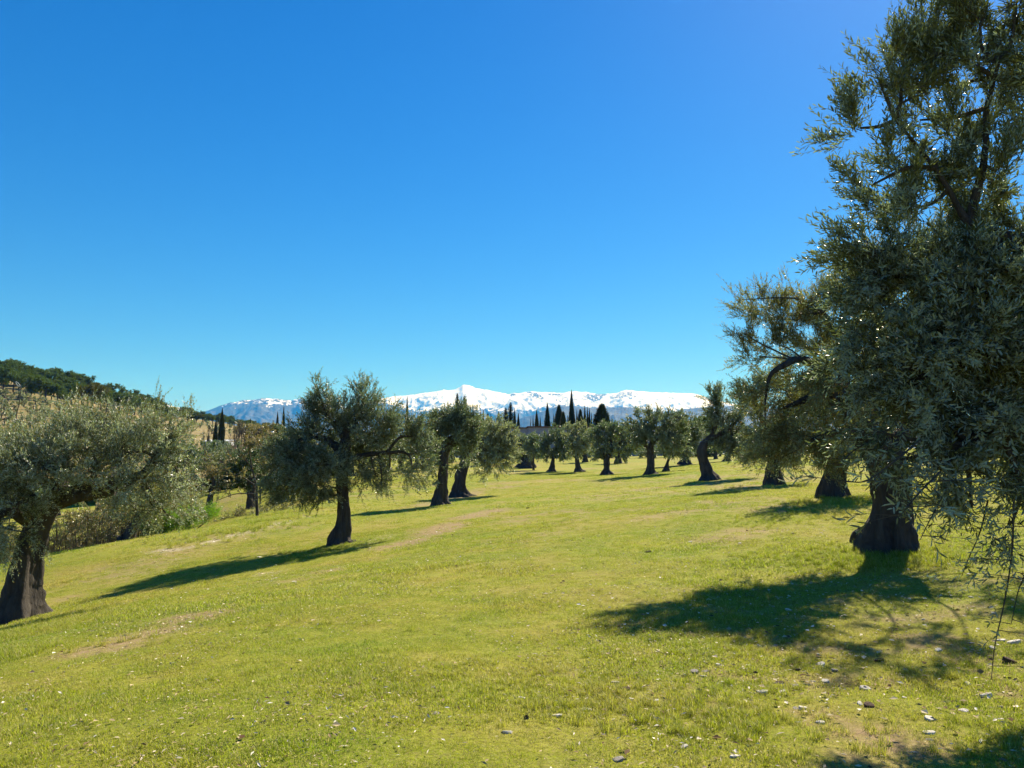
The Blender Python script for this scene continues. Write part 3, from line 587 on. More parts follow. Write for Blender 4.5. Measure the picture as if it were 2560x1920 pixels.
olive('broad dark olive behind, its crown filling the gap left of the bowed trunk', (1712, 1156), 76,
      [(1712,1157,0,.8),(1713,1147,0,0.420),(1712,1130,0,0.294),(1712,1110,0,0.168)],[[(1712,1120,0,.2),(1690,1090,0,.08)],[(1712,1120,0,.2),(1740,1095,0,.08)]],
      [(1700,1065,0,1.5,1.2,1,0),(1735,1072,0,1.2,1.1,1,0),(1720,1095,0,1.8,1.1,1,0),(1745,1110,0,.9,1.0,1,.2),(1700,1110,0,1.2,.9,1,.2)],
      3190, nl=8, shoot_L=.35, leaf_L=.17, leaf_W=0.0715, clump=.2, leaf='olive_leaf', group='olive trees behind the right row')
for px, py, d, w, lab, lf in [(1547,1152,98,1.0,'far olive seen between the leaning olive and the straight-trunked one','olive_leaf'),(1463,1149,104,.9,'far olive behind the narrow yellowish olive','olive_leaf_grey'),
                          (1817,1156,80,1.0,'far olive with a bell-shaped trunk seen right of the bowed trunk','olive_leaf'),(1790,1147,98,.6,'slim far olive seen inside the curve of the bowed trunk','olive_leaf_grey'),
                          (1890,1156,90,1.1,'far olive behind the squat second-row olive','olive_leaf_ochre')]:
    s = 1923 / d
    olive(lab, (px, py), d, [(px,py+1,0,.55*w),(px,py-.5*s,0,.33*w),(px+2,py-1.2*s,0,.25*w),(px,py-1.9*s,0,.15*w)], [],
          [(px-.9*s*w,py-2.3*s,0,.9*w,.8,1,0),(px+.2*s,py-2.9*s,0,1.1*w,.9,1,0),(px+1.0*s*w,py-2.2*s,0,.9*w,.8,1,0),(px,py-1.9*s,0,.9*w,.6,1,.2)],
          int(1300*w), leaf=lf, nl=7, shoot_L=.36, leaf_L=.19, leaf_W=0.0845, clump=.2, group='olive trees behind the right row', seg=16)

# left side
olive('big gnarled olive at the left edge, thick limb bending right', (50, 1553), 14.5,
      [(38,1558,0,.62),(44,1520,0,.50),(52,1470,0,.36),(66,1400,0,.29),(84,1340,0,.26),(104,1288,0,.26),(145,1248,0,.23),(215,1232,0,.19),(286,1222,0,.15)],
      [[(215,1232,0,.15),(300,1200,0,.11),(362,1178,0,.075),(393,1132,0,.05),(434,1100,0,.03)],[(362,1178,0,.06),(395,1163,0,.045),(430,1160,0,.03)],
       [(95,1285,0,.22),(60,1230,.2,.15),(20,1170,.3,.09),(-20,1100,.3,.05)],[(145,1248,0,.18),(160,1180,.5,.1),(170,1090,.6,.05)],[(250,1225,0,.13),(300,1140,.6,.07),(340,1060,.6,.03)],
       [(80,1300,0,.15),(20,1280,-.8,.08),(-20,1300,-1.2,.04)]],
      [(205,1050,.2,.42,.50,.6,-.1),(130,1115,.3,.6,.42,.8,0),(60,1150,.3,.6,.34,.8,0),(-10,1160,.3,.6,.36,.8,0),(300,1085,.2,.6,.45,.75,0),(380,1060,.1,.5,.40,.55,-.1),(425,1090,0,.5,.5,.7,0),(225,1120,-.2,.7,.5,.9,0),
       (330,1130,-.3,.65,.5,.9,0),(130,1170,-.5,.75,.5,1,0),(20,1180,-.6,.7,.55,1,.1),(470,1150,0,.36,.45,.6,.1),(420,1200,0,.55,.42,.8,.2),(230,1180,-.5,.6,.35,1,.1),(320,1215,-.4,.5,.35,.9,.2),(-50,1220,-.4,.6,.8,1,.1),
       (30,1260,-.9,.55,.42,1,.3),(-10,1330,-.9,.45,.45,.9,.4),(60,1330,-1.0,.25,.28,.8,.5),(380,1265,.1,.55,.28,.75,.4),(460,1230,.2,.32,.4,.6,.3),(100,1130,1.2,1.0,.6,.5,0),(300,1130,1.2,1.0,.5,.5,0),(420,1290,.3,.35,.2,.5,.6),(-130,1150,.3,.9,.8,.3,0)],
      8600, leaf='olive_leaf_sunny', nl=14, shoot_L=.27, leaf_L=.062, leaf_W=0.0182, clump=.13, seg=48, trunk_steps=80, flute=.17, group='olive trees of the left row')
olive('full-crowned olive on a bell-bottomed trunk standing alone in the middle left', (850, 1358), 21,
      [(851,1358,0,.44),(849,1345,0,.37),(858,1310,0,.25),(858,1260,0,.20),(855,1200,0,.20),(862,1140,0,.19),(864,1090,0,.15),(868,1050,0,.08)],
      [[(862,1140,0,.13),(830,1108,0,.10),(792,1094,-.1,.07),(745,1100,-.2,.04)],[(862,1150,0,.11),(910,1138,.1,.07),(962,1132,.1,.06),(995,1130,.1,.04),(1022,1136,.1,.032),(1030,1165,.1,.02)],[(965,1131,.1,.045),(975,1122,.1,.04),(1000,1094,.1,.035),(1030,1091,.1,.02)],
       [(864,1090,0,.1),(900,1040,.2,.05),(910,990,.2,.03)],[(862,1095,0,.1),(820,1040,.1,.05),(800,990,.1,.03)]],
      [(797,985,0,.34,.42,.6,-.3),(808,1030,0,.5,.45,.8,-.1),(895,972,0,.28,.36,.55,-.3),(912,1010,0,.48,.42,.8,-.1),(848,1045,.1,.7,.55,.9,0),(780,1070,0,.55,.45,.9,0),(950,1050,.1,.6,.42,.85,0),(1000,1075,.2,.55,.4,.8,0),(1045,1070,.2,.35,.35,.65,0),
       (1042,1130,.2,.40,.5,.8,.2),(1050,1085,.3,.35,.4,.7,0),(1020,1185,.1,.32,.42,.9,.5),(1045,1185,.2,.26,.4,.8,.5),(905,1090,0,.75,.5,1,0),(745,1120,-.1,.65,.45,1,.1),(700,1150,0,.5,.5,.9,.2),(672,1190,.1,.32,.45,.8,.4),(760,1180,-.5,.75,.55,1,.2),(820,1160,-.6,.6,.6,1,.1),
       (720,1225,-.2,.55,.32,.9,.5),(785,1238,-.5,.45,.28,.9,.5),(820,1215,-.5,.4,.3,.9,.4),(900,1170,.3,.5,.5,.8,.2),(940,1190,.2,.4,.35,.7,.5),(975,1170,.3,.35,.4,.7,.4),(800,1130,1.0,1.2,.7,.5,0),(930,1110,.9,1.0,.6,.5,0),(955,1215,.1,.22,.2,.4,.7)],
      11500, leaf='olive_leaf', nl=13, shoot_L=.27, leaf_L=.070, leaf_W=0.0221, clump=.13, seg=40, trunk_steps=60, flute=.13, group='olive trees of the left row')
olive('olive forming the left half of a dark arch, thick trunk clad with suckers', (1099, 1262), 34,
      [(1101,1263,0,.55),(1100,1250,0,.42),(1104,1220,0,.31),(1108,1180,0,.27),(1110,1140,0,.25),(1120,1110,0,.26),(1135,1090,0,.16)],[[(1120,1110,0,.2),(1150,1100,.3,.18),(1170,1115,.8,.14),(1178,1150,1.5,.08)],[(1135,1090,0,.12),(1140,1040,0,.06)],[(1115,1120,0,.12),(1090,1080,0,.06)]],
      [(1138,1040,0,.65,.45,.9,0),(1120,1060,0,.8,.5,1,0),(1100,1080,0,.65,.5,1,0),(1160,1058,0,.7,.55,1,0),(1178,1085,.2,.5,.6,1,.1),(1092,1115,0,.5,.5,1,.1),(1140,1095,-.3,.8,.5,1,.1),(1078,1150,-.2,.24,.6,.5,.5),(1100,1190,-.5,.22,.8,.35,.4),(1085,1050,0,.35,.35,.6,-.2),
       (1172,1130,.3,.35,.45,.8,.4),(1130,1165,.5,.28,.6,.6,.4),(1082,1210,-.3,.2,.4,.3,.6)],
      5000, leaf='olive_leaf', nl=11, shoot_L=.26, leaf_L=.09, leaf_W=0.0338, clump=.14, seg=32, trunk_steps=50, group='olive trees of the left row')
olive('yellowish olive forming the right half of the dark arch, low branches sweeping right', (1151, 1241), 42,
      [(1151,1242,0,.75),(1150,1230,0,.52),(1150,1210,0,.38),(1156,1180,0,.34),(1165,1150,0,.32),(1172,1125,0,.26),(1190,1105,0,.16)],[[(1170,1140,0,.2),(1205,1125,0,.12),(1240,1140,0,.06)],[(1190,1105,0,.13),(1225,1090,0,.06)]],
      [(1205,1085,0,.85,.65,1,0),(1235,1075,0,.85,.6,1,0),(1262,1095,0,.75,.65,1,0),(1215,1120,-.2,.9,.7,1,.1),(1250,1130,-.1,.9,.7,1,.2),(1280,1125,0,.5,.5,.9,.3),(1200,1155,0,.5,.5,.9,.4),(1235,1165,0,.7,.4,.9,.5),(1222,1182,0,.3,.3,.5,.7),(1270,1155,0,.4,.4,.8,.5),(1185,1110,.2,.6,.7,1,0)],
      3600, leaf='olive_leaf_sunny', nl=10, shoot_L=.28, leaf_L=.11, leaf_W=0.0429, clump=.15, seg=28, group='olive trees of the left row')
olive('small dark olive leaning sharply right on the bank below the big left olive', (318, 1354), 30,
      [(302,1366,0,.30),(318,1350,0,.28),(330,1325,0,.24),(345,1295,0,.2),(360,1270,0,.12)],[],
      [(345,1262,0,.6,.5,1,0),(380,1250,0,.6,.5,1,0),(330,1225,0,.7,.5,1,0),(300,1250,0,.5,.45,1,.1),(400,1275,0,.4,.4,.8,.3)],
      1500, leaf='olive_leaf_ochre', nl=11, shoot_L=.26, leaf_L=.085, leaf_W=0.0286, clump=.15, seg=20, group='small trees along the left bank')

# ------------------------------------------------------------------ thicket, shrubs and small trees along the left bank
def bush(name, label, cat, px, py, d, blobs, n, leaf, group=None, stems=8, sh=1.5, srad=.03, bark='twig', base_z=None, lean=.35, **kw):
    """multi-stemmed shrub: blobs in pixels"""
    b0 = at(px, py, d); z = base_z if base_z is not None else max(float(ground_z(b0[0], b0[1])), -50); base = np.array([b0[0], b0[1], z - .05])
    e = empty(name, base, label, cat, group); acc = Acc(); sk = [(0, 0, .3)]
    bl = []
    for b in blobs:
        b = list(b) + [None] * (7 - len(b)); x, y, dd, rx, rz, w, dr = b; bl.append((*px_local(x, y, d + dd, base), rx, rz or rx * .85, w or 1., dr or 0.))
    for i in range(stems):
        k = rng.integers(0, len(bl)); t = np.array(bl[k][:3]) + rng.normal(0, .3, 3) * bl[k][3]; s = rng.normal(0, .12 + .1 * lean, 3); s[2] = 0; s[0] += t[0] * (.6 if sh > 2 else .25); s[1] += t[1] * .3
        mid = (s + t) / 2 + rng.normal(0, .08, 3)
        tube(acc, catmull([[*s, srad], [*mid, srad * .8], [*t, srad * .3]], 10), 6, 0, seed=i); sk += [tuple(mid), tuple(t)]
    link('stems', acc.mesh('stems', [M[bark]], True), e)
    ac = Acc(); crown(ac, bl, sk, n, branch_r=.008, **kw); link('foliage', ac.mesh('foliage', [M[leaf], M['twig']]), e)
    return e
TG = 'small trees along the left bank'
olive('leafless-looking small oak with tan dry leaves, thin straight dark trunk at the field edge', (642, 1302), 36,
      [(643,1302,0,.085),(642,1250,0,.07),(641,1215,0,.06),(630,1170,0,.05),(622,1120,0,.03)],[[(641,1215,0,.04),(600,1190,0,.025),(560,1185,0,.012)],[(641,1230,0,.04),(690,1210,0,.025),(720,1200,0,.012)],[(630,1170,0,.035),(600,1130,0,.02),(590,1100,0,.01)],[(641,1235,0,.03),(590,1235,0,.02),(545,1250,0,.01)],[(630,1175,0,.03),(665,1130,0,.02),(680,1090,0,.012)]],
      [(640,1110,0,.8,.6,.5,0),(690,1105,0,.8,.5,.55,0),(610,1150,0,.6,.6,.4,0),(670,1150,0,.7,.5,.35,0),(650,1080,0,.6,.35,.4,0),(590,1200,0,.5,.4,.16,.2),(575,1225,0,.5,.3,.12,.3)],
      520, leaf='dry_leaf', nl=9, shoot_L=.22, leaf_L=.085, leaf_W=0.0650, clump=.17, seg=12, flute=.05, name='small_oak', group=TG, bark='bark')
olive('multi-stemmed grey olive in the tall grass left of the bell-bottomed trunk', (709, 1284), 44,
      [(712,1284,0,.3),(711,1262,0,.2),(709,1245,0,.17),(705,1225,0,.12)],[[(711,1262,0,.1),(690,1235,0,.07),(685,1215,0,.04)],[(711,1265,0,.1),(735,1240,0,.07),(745,1215,0,.04)],[(712,1275,0,.08),(722,1245,0,.05)]],
      [(700,1215,0,.9,.8,1,.1),(740,1220,0,.9,.7,1,.2),(680,1240,0,.6,.8,1,.3),(720,1190,0,1.2,.8,1,0),(760,1235,0,.6,.5,.8,.3),(685,1200,0,.7,.7,1,0)],
      1700, leaf='olive_leaf', nl=9, shoot_L=.28, leaf_L=.11, leaf_W=0.0390, clump=.17, seg=16, group=TG)
olive('dense dark evergreen with a thick black trunk in the lower meadow', (630, 1264), 58,
      [(629,1268,0,.5),(629,1245,0,.42),(628,1220,0,.38),(625,1195,0,.25)],[],
      [(590,1180,0,1.2,1.1,1,0),(625,1165,0,1.3,1.0,1,0),(600,1205,0,1.1,.8,1,.1),(650,1190,0,1.1,1.2,1,0),(575,1200,0,.8,.7,1,.1)],
      1700, leaf='dark_leaf', nl=8, shoot_L=.3, leaf_L=.14, leaf_W=0.0780, clump=.2, seg=16, name='evergreen_tree', group=TG)
olive('thin leaning tree with rusty brown leaves in the lower meadow', (520, 1263), 56,
      [(519,1264,0,.28),(524,1245,0,.22),(532,1228,0,.2),(534,1205,0,.14),(530,1180,0,.08)],[],
      [(530,1180,0,.9,.8,.6,0),(505,1190,0,.8,.6,.55,0),(545,1200,0,.6,.5,.5,.1),(490,1215,0,.6,.5,.5,.1),(525,1150,0,.7,.5,.5,0)],
      520, leaf='dry_leaf', nl=8, shoot_L=.3, leaf_L=.13, leaf_W=0.0780, clump=.2, seg=12, name='rusty_tree', group=TG)
bush('willow_shrub','broad soft grey-green willow shrub below the two tall valley cypresses','shrub',560,1225,72,[(545,1150,0,1.5,1.2),(585,1140,0,1.5,1.2),(520,1165,0,1.4,1.2),(615,1150,0,1.3,1.3),(560,1180,0,1.8,1.1),(530,1200,0,1.4,.9),(600,1185,0,1.3,1.0)],2600,'olive_leaf_grey',stems=10,srad=.05,nl=8,shoot_L=.4,leaf_L=.16,leaf_W=0.0585,clump=.25)
bush('bright_shrub','lime-green feathery shrub at the end of the lit grass by the left bank','shrub',430,1345,36,[(400,1320,0,.5,.5),(440,1310,0,.6,.5),(480,1300,0,.55,.4),(520,1290,0,.45,.3),(380,1335,0,.3,.3)],1200,'bright_leaf',stems=10,srad=.02,nl=9,shoot_L=.38,leaf_L=.16,leaf_W=0.0260,clump=.16,up=1.2)
bush('bramble','dark tangled bramble at the foot of the thin dry-leaved oak','shrub',600,1312,38,[(580,1298,0,.6,.3),(620,1290,0,.6,.35),(665,1280,0,.6,.3),(700,1275,0,.6,.3),(560,1312,0,.5,.25)],900,'scrub_leaf',stems=24,srad=.012,sh=3,nl=7,shoot_L=.3,leaf_L=.07,leaf_W=0.0390,clump=.16)
bush('dry_scrub','low grey-brown scrub trailing along the field edge below the lime-green shrub','shrub',500,1345,38,[(470,1340,0,.8,.22),(520,1328,0,.8,.25),(560,1318,0,.7,.22),(440,1350,0,.6,.18),(600,1325,0,.6,.2)],900,'scrub_leaf',stems=24,srad=.01,sh=3,nl=7,shoot_L=.28,leaf_L=.06,leaf_W=0.0325,clump=.14)
# thicket of saplings under the left olive: each sapling a thing
SG = 'thin saplings with tan leaves in the left thicket'
protos = []
for v in range(5):
    acc = Acc(); sk = []
    for i in range(3):
        s = np.array([rng.normal(0, .08), rng.normal(0, .08), 0]); t = s + np.array([rng.normal(0, .18), rng.normal(0, .18), rng.uniform(1.7, 2.5)]); mid = (s + t) / 2 + rng.normal(0, .07, 3)
        tube(acc, catmull([[*s, .022], [*mid, .016], [*t, .006]], 8), 5, 0, seed=i); sk += [tuple(mid), tuple(t)]
    ac = Acc(); crown(ac, [(0,0,1.7,.5,.6,1,0),(rng.normal(0,.25),0,2.2,.4,.45,.9,0),(rng.normal(0,.3),rng.normal(0,.3),1.2,.42,.4,.45,.1)], sk, 85, branch_r=.006, nl=8, shoot_L=.25, leaf_L=.075, leaf_W=0.0442, clump=.16)
    protos.append((acc.mesh('stems', [M['pale_bark' if v == 2 else 'twig']], True), ac.mesh('foliage', [M['dry_leaf' if v == 1 else 'scrub_leaf'], M['twig']])))
first = {}
k = 0
for px in range(-60, 450, 11):
    for rep in range(2):
        d = 31 + rep * 2.2 + (px / 420) * 6 + rng.uniform(-.8, .8); e_py = np.interp(px, [0, 115, 318, 420], [1412, 1396, 1340, 1325]); p = at(px + rng.uniform(-5, 5), e_py, d)
        p[2] = float(ground_z(p[0], p[1])) - .03
        v = k % 5; k += 1; sc = rng.uniform(.75, 1.1) * (1.15 if px > 120 else .95)
        e = empty('sapling', p, 'thin many-stemmed sapling with %s leaves in the thicket behind the left olive' % ('sparse tan' if v == 1 else 'dusty olive-green') if v != 2 else 'pale-barked sapling with dusty leaves in the thicket behind the left olive', 'sapling', SG)
        e.scale = (sc, sc, sc); e.rotation_euler = (0, 0, rng.uniform(0, 6.28)); link('stems', protos[v][0], e); link('foliage', protos[v][1], e)
# hedge of trees hiding the valley floor (bushy olives below the hill)
GV = 'bushy olive trees in the valley below the hill'
vproto = []
for v in range(3):
    acc = Acc(); tube(acc, catmull([[0,0,0,.4],[.05,0,.5,.26],[.1,.05,1.2,.2],[.1,.1,2.0,.1]], 12), 10, 0, flute=.1, seed=v)
    bl = [(rng.normal(0,.9),rng.normal(0,.9),2.4+rng.normal(0,.4),1.1,.9,1,0) for _ in range(6)]
    ac = Acc(); crown(ac, bl, [(.1,.1,1.5)], 760, nl=6, shoot_L=.4, leaf_L=.26, leaf_W=0.1300, clump=.26, stem=False, branch_r=.02)
    vproto.append((acc.mesh('trunk', [M['bark']], True), [ac.mesh('crown', [M[x], M['twig']]) for x in ('olive_leaf_grey',)][0]))
VT = [(20,1130,120),(70,1125,128),(-30,1135,110),(120,1140,115),(170,1130,125),(230,1135,118),(290,1130,122),(340,1135,115),(400,1135,118),(450,1140,112),(480,1165,95),(50,1180,85),(150,1190,80),(250,1195,78),(350,1200,75),(440,1215,70),(-10,1190,82),(700,1165,100),(740,1170,96),(790,1165,100),(850,1160,108),(910,1165,100),(970,1160,112),(1040,1163,105),(1090,1160,115),(660,1150,120),(1130,1160,120),(1180,1158,125),(1235,1156,128),(880,1162,98),(930,1158,104),(1000,1160,102),(1060,1160,98),(1110,1162,96),(1160,1165,99),(1210,1160,104),(820,1168,94),(960,1150,130),(1080,1150,132),(860,1150,130)]
for i, (px, py, d) in enumerate(VT):
    p = at(px, py, d); p[2] = hill_z(p[0], p[1]) - .1; tm, cm = vproto[i % 3]; s = rng.uniform(.85, 1.3)
    e = empty('olive_tree', p, 'grey-green bushy olive in the valley, low in front of the hillside' if px < 600 else 'grey-green bushy olive beyond the meadow behind the left row', 'tree', GV if px < 600 else 'bushy olives beyond the left row')
    e.scale = (s, s, s * rng.uniform(.9, 1.1)); e.rotation_euler = (0, 0, rng.uniform(0, 6.28)); link('trunk', tm, e); link('crown', cm, e)

dark_c = [cm.copy() for _, cm in vproto]
for q in dark_c: q.materials[0] = M['dark_leaf']
for i, px in enumerate(range(1228, 2160, 34)):
    d = 124 + 7 * ((i * 5) % 4) / 3; p = at(px + rng.uniform(-9, 9), 1150, d); p[2] = float(ground_z(p[0], p[1])) - .9; s = rng.uniform(.72, 1.0)
    e = empty('bush', p, 'low dark bush in the broken hedge at the far edge of the field', 'bush', 'dark bushes along the far edge of the field')
    e.scale = (s * 1.1, s, s * .8); e.rotation_euler = (0, 0, rng.uniform(0, 6.28)); link('stems', vproto[i % 3][0], e); link('foliage', dark_c[i % 3] if i % 3 else vproto[0][1], e)

# ------------------------------------------------------------------ hillside olives and pines
OP = vproto
HO = [(35,1024),(20,1003),(60,1018),(83,1025),(88,1012),(55,1003),(104,1025),(10,1033),(12,995),(75,1045),(78,1040),(5,1010),(32,1046),(92,1062),(120,1040),(45,997),(66,1000),(140,1048),(10,1062),(50,1070),(105,1052),(25,1075),(75,1072),(150,1075),(3,1045),
      (125,1020),(150,1030),(-15,1020),(-20,1045),(175,1045),(200,1055),(230,1050),(260,1062),(300,1068),(340,1062),(380,1072),(420,1075),(470,1080),(500,1070),(530,1085),(560,1078),(590,1085),(610,1092),(480,1066),(450,1085),(550,1092),(575,1072),(520,1062),
      (-60,1000),(-60,1040),(180,1075),(215,1080),(245,1085),(290,1090),(330,1088),(370,1092)]
small_o = []
for v in range(3):
    ac = Acc(); bl = [(rng.normal(0,.7),rng.normal(0,.7),2.0+rng.normal(0,.3),1.0,.75,1,0) for _ in range(4)]
    crown(ac, bl, [(0,0,1.2)], 190, nl=5, shoot_L=.5, leaf_L=.42, leaf_W=.20, clump=.3, stem=False, branch_r=.03)
    acc = Acc(); tube(acc, catmull([[0,0,-.2,.35],[0,0,.6,.2],[.05,0,1.6,.15]], 6), 8, 0)
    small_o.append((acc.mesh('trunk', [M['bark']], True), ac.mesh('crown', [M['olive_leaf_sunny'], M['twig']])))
for i, (px, py) in enumerate(HO):
    h = on_hill(px, py)
    if h is None: continue
    tm, cm = small_o[i % 3]; s = rng.uniform(.8, 1.35)
    e = empty('olive_tree', h, 'small olive dotted on the dry slope, %s' % (('upper left part' if px < 95 else 'upper part right of the leaning pole') if py < 1035 else ('lower left part' if px < 150 else ('behind the left olive crown' if px < 400 else 'low end by the valley cypresses'))), 'tree', 'small olives dotted over the left hillside')
    e.scale = (s, s, s); e.rotation_euler = (0, 0, rng.uniform(0, 6.28)); link('trunk', tm, e); link('crown', cm, e)
def pine_proto(v, kind):
    ac = Acc(); acc = Acc(); H = 9.0
    tube(acc, catmull([[0,0,-.5,.32],[.1,0,2.5,.25],[.2,.1,5.5,.18],[.2,.1,7.5,.08]], 10), 8, 0)
    if kind == 'umbrella': bl = [(rng.normal(0,1.7),rng.normal(0,1.7),6.2+rng.normal(0,.9),1.7,1.1,1,0) for _ in range(9)]
    else: bl = [(rng.normal(0,1.0),rng.normal(0,1.0),3.0+i*.75,1.7-.12*i,1.2,1,0) for i in range(8)]
    crown(ac, bl, [(.1,0,3.5),(.2,.1,5.5)], 1500, nl=5, shoot_L=.40, leaf_L=.50, leaf_W=.22, per_clump=5, clump=.34, stem=False, branch_r=.05, up=.7)
    return acc.mesh('trunk', [M['bark']], True), ac.mesh('crown', [M['pine_leaf'], M['twig']])
PP = [pine_proto(0, 'umbrella'), pine_proto(1, 'umbrella'), pine_proto(2, 'round')]
gold = PP[1][1].copy(); gold.materials[0] = M['pine_leaf_gold']
PB = [] # pines: px of foot, py of foot; rows up the crest belt
for px in np.arange(-90, 330, 17.0):
    top = np.interp(px, hx, cyp); bot = np.interp(px, [-90, 0, 50, 101, 181, 318], [960, 976, 987, 1003, 1017, 1040])
    rows = max(2, int((bot - top) / 12))
    for r in range(rows + 1): PB.append((('on the skyline' if r == rows else ('along the lower edge' if r == 0 else 'mid-belt')), px + rng.uniform(-5, 5) + (7 if r % 2 else 0), bot - 3 - (bot - top - 1) * r / rows + rng.uniform(-2, 2), 1.0))
for px in np.arange(325, 780, 13.0):
    top = np.interp(px, hx, cyp); bot = top + np.interp(px, [325, 450, 620, 780], [30, 12, 8, 6])
    for r in range(3): PB.append((('on the skyline' if r == 2 else 'below the skyline'), px + rng.uniform(-4, 4), bot - (bot - top - .5) * r / 2.0, np.interp(px, [325, 450, 780], [1.0, .85, .8])))
for row_, px, py, s0 in PB:
    h = on_hill(px, py)
    if h is None: continue
    v = rng.integers(0, 3); g = rng.random() < .12; tm, cm = PP[v]
    if g: tm, cm = PP[1][0], gold
    s = rng.uniform(.8, 1.3) * s0
    if px < 60 and py < 965 and rng.random() < .5: s *= 1.2
    e = empty('pine_tree', h, 'golden-green pine among dark ones, %s' % ('left part of the hilltop' if px < 150 else ('right part of the hilltop' if px < 330 else 'descending ridge')) if g else ('dark pine %s, %s' % (row_, 'far left of the hilltop' if px < 90 else ('left half of the hilltop' if px < 210 else 'toward the white hut on the hilltop')) if px < 330 else 'dark pine %s, %s' % (row_, 'where the ridge starts to descend' if px < 440 else ('over the valley cypresses' if px < 600 else 'at the low right end of the ridge'))), 'tree',
              'golden pines on the hill' if g else ('dark pines along the hilltop' if px < 330 else 'dark pines on the descending ridge'))
    e.scale = (s * rng.uniform(.9, 1.25), s * 1.1, s); e.rotation_euler = (0, 0, rng.uniform(0, 6.28)); link('trunk', tm, e); link('crown', cm, e)
for px, py in [(66, 939), (115, 951), (283, 1012)]:
    h = on_hill(px, py + 8)
    if h is None: continue
    e = empty('white_house', h, {66: 'tiny white house end showing between hilltop pines, leftmost of three', 115: 'tiny white house end below the domed pine, middle of three', 283: 'tiny white hut at the right end of the hilltop pine belt'}[px], 'house', 'white houses among the hilltop pines')
    V = np.array([[-1.5,-1.5,0],[1.5,-1.5,0],[1.5,1.5,0],[-1.5,1.5,0],[-1.5,-1.5,4.5],[1.5,-1.5,4.5],[1.5,1.5,4.5],[-1.5,1.5,4.5],[0,-1.5,5.4],[0,1.5,5.4]])
    m, nt = new_mat('white_render'); out(nt, princ(nt, (.8,.79,.76), .8).outputs[0])
    link('wall', make_mesh('wall', V, [np.array([[0,1,5,4],[1,2,6,5],[2,3,7,6],[3,0,4,7]]), np.array([[4,5,8],[6,7,9]])], [m]), e)
    m2, nt = new_mat('roof_tile'); out(nt, princ(nt, (.35,.16,.09), .8).outputs[0])
    V2 = np.array([[-1.8,-1.8,4.35],[0,-1.8,5.5],[0,1.8,5.5],[-1.8,1.8,4.35],[1.8,-1.8,4.35],[1.8,1.8,4.35]]); link('roof', make_mesh('roof', V2, [np.array([[0,1,2,3],[1,4,5,2]])], [m2]), e)

# ------------------------------------------------------------------ cypresses
def cypress_crown(v, kind='cone', n=5200):
    ac = Acc(); H = 1.0   # unit tree: height 1, max radius 1 -> scaled per tree
    t = rng.random(n) ** .85; th = rng.uniform(0, 6.283, n)
    if kind == 'cone': prof = (1 - t) ** .8 * (1 - np.exp(-t * 16)) * 1.12
    elif kind == 'column': prof = np.minimum(1, (1 - np.exp(-t * 14))) * np.minimum(1, ((1 - t) * 3.2)) ** .55 * .95
    else: prof = (1 - t) ** .62 * (1 - np.exp(-t * 9)) * 1.05 * (.75 + .45 * fbm(t * 14 + v, th * 1.3, 0, 3, 60 + v))
    lump = .74 + .46 * fbm(np.cos(th) * 1.6 + v * 3, t * 9, np.sin(th) * 1.6, 3, 40 + v)
    r = prof * lump * (1 - .25 * rng.random(n) ** 2)
    P = np.stack([r * np.cos(th), r * np.sin(th), .015 + t * .96], 1)
    D = np.stack([np.cos(th) * .55, np.sin(th) * .55, .07 + 0 * t], 1) + rng.normal(0, .03, (n, 3)) * np.array([4, 4, 1])
    if kind == 'bushy': D[:, 2] *= .55; D[:, :2] *= 1.6
    # explicit rhombi (scale-aware: widths relative to radius, heights relative to height)
    S = np.stack([-np.sin(th), np.cos(th), 0 * t], 1); pf = np.clip(r, 0, 1) * .85 + .12; w = (rng.uniform(.07, .16, n) * (pf + .1))[:, None]; l = (rng.uniform(.35, .8, n) * pf)[:, None]
    V = np.stack([P - D * .1 * l, P + D * .5 * l - S * w, P + D * l * .9, P + D * .5 * l + S * w], 1)
    ac.add(V.reshape(-1, 3), np.arange(n)[:, None] * 4 + np.arange(4), 0)
    # inner leafy mass
    zz = np.linspace(0.01, .94, 16); pr = {'cone': (1 - zz) ** .8 * (1 - np.exp(-zz * 16)) * .72, 'column': np.minimum(1, 1 - np.exp(-zz * 14)) * np.minimum(1, (1 - zz) * 3.2) ** .55 * .66, 'bushy': (1 - zz) ** .7 * (1 - np.exp(-zz * 9)) * .5}[kind]
    a = np.linspace(0, 6.283, 10, endpoint=False); V = np.stack([pr[:, None] * np.cos(a), pr[:, None] * np.sin(a), zz[:, None] + 0 * a], -1); V[..., :2] *= (.85 + .3 * fbm(V[..., 0] * 3, zz[:, None] * 12 + 0 * a, V[..., 1] * 3, 2, v))[..., None]
    ac.add(V.reshape(-1, 3), grid_faces(16, 10, True), 0)
    return ac.mesh('crown', [M['cypress_leaf'], M['twig']])
CY = {'cone': [cypress_crown(0), cypress_crown(1)], 'column': [cypress_crown(2, 'column')], 'bushy': [cypress_crown(3, 'bushy', 4200), cypress_crown(4, 'bushy', 4200)]}
acc = Acc(); tube(acc, np.array([[0,0,-.02,.12],[0,0,.03,.09],[0,0,.4,.05]]), 8, 0); cy_trunk = acc.mesh('trunk', [M['bark']], True)
ORD = ['first','second','third','fourth','fifth','sixth','seventh','eighth','ninth','tenth','eleventh','twelfth','thirteenth','fourteenth','fifteenth','sixteenth','seventeenth','eighteenth','nineteenth','twentieth']
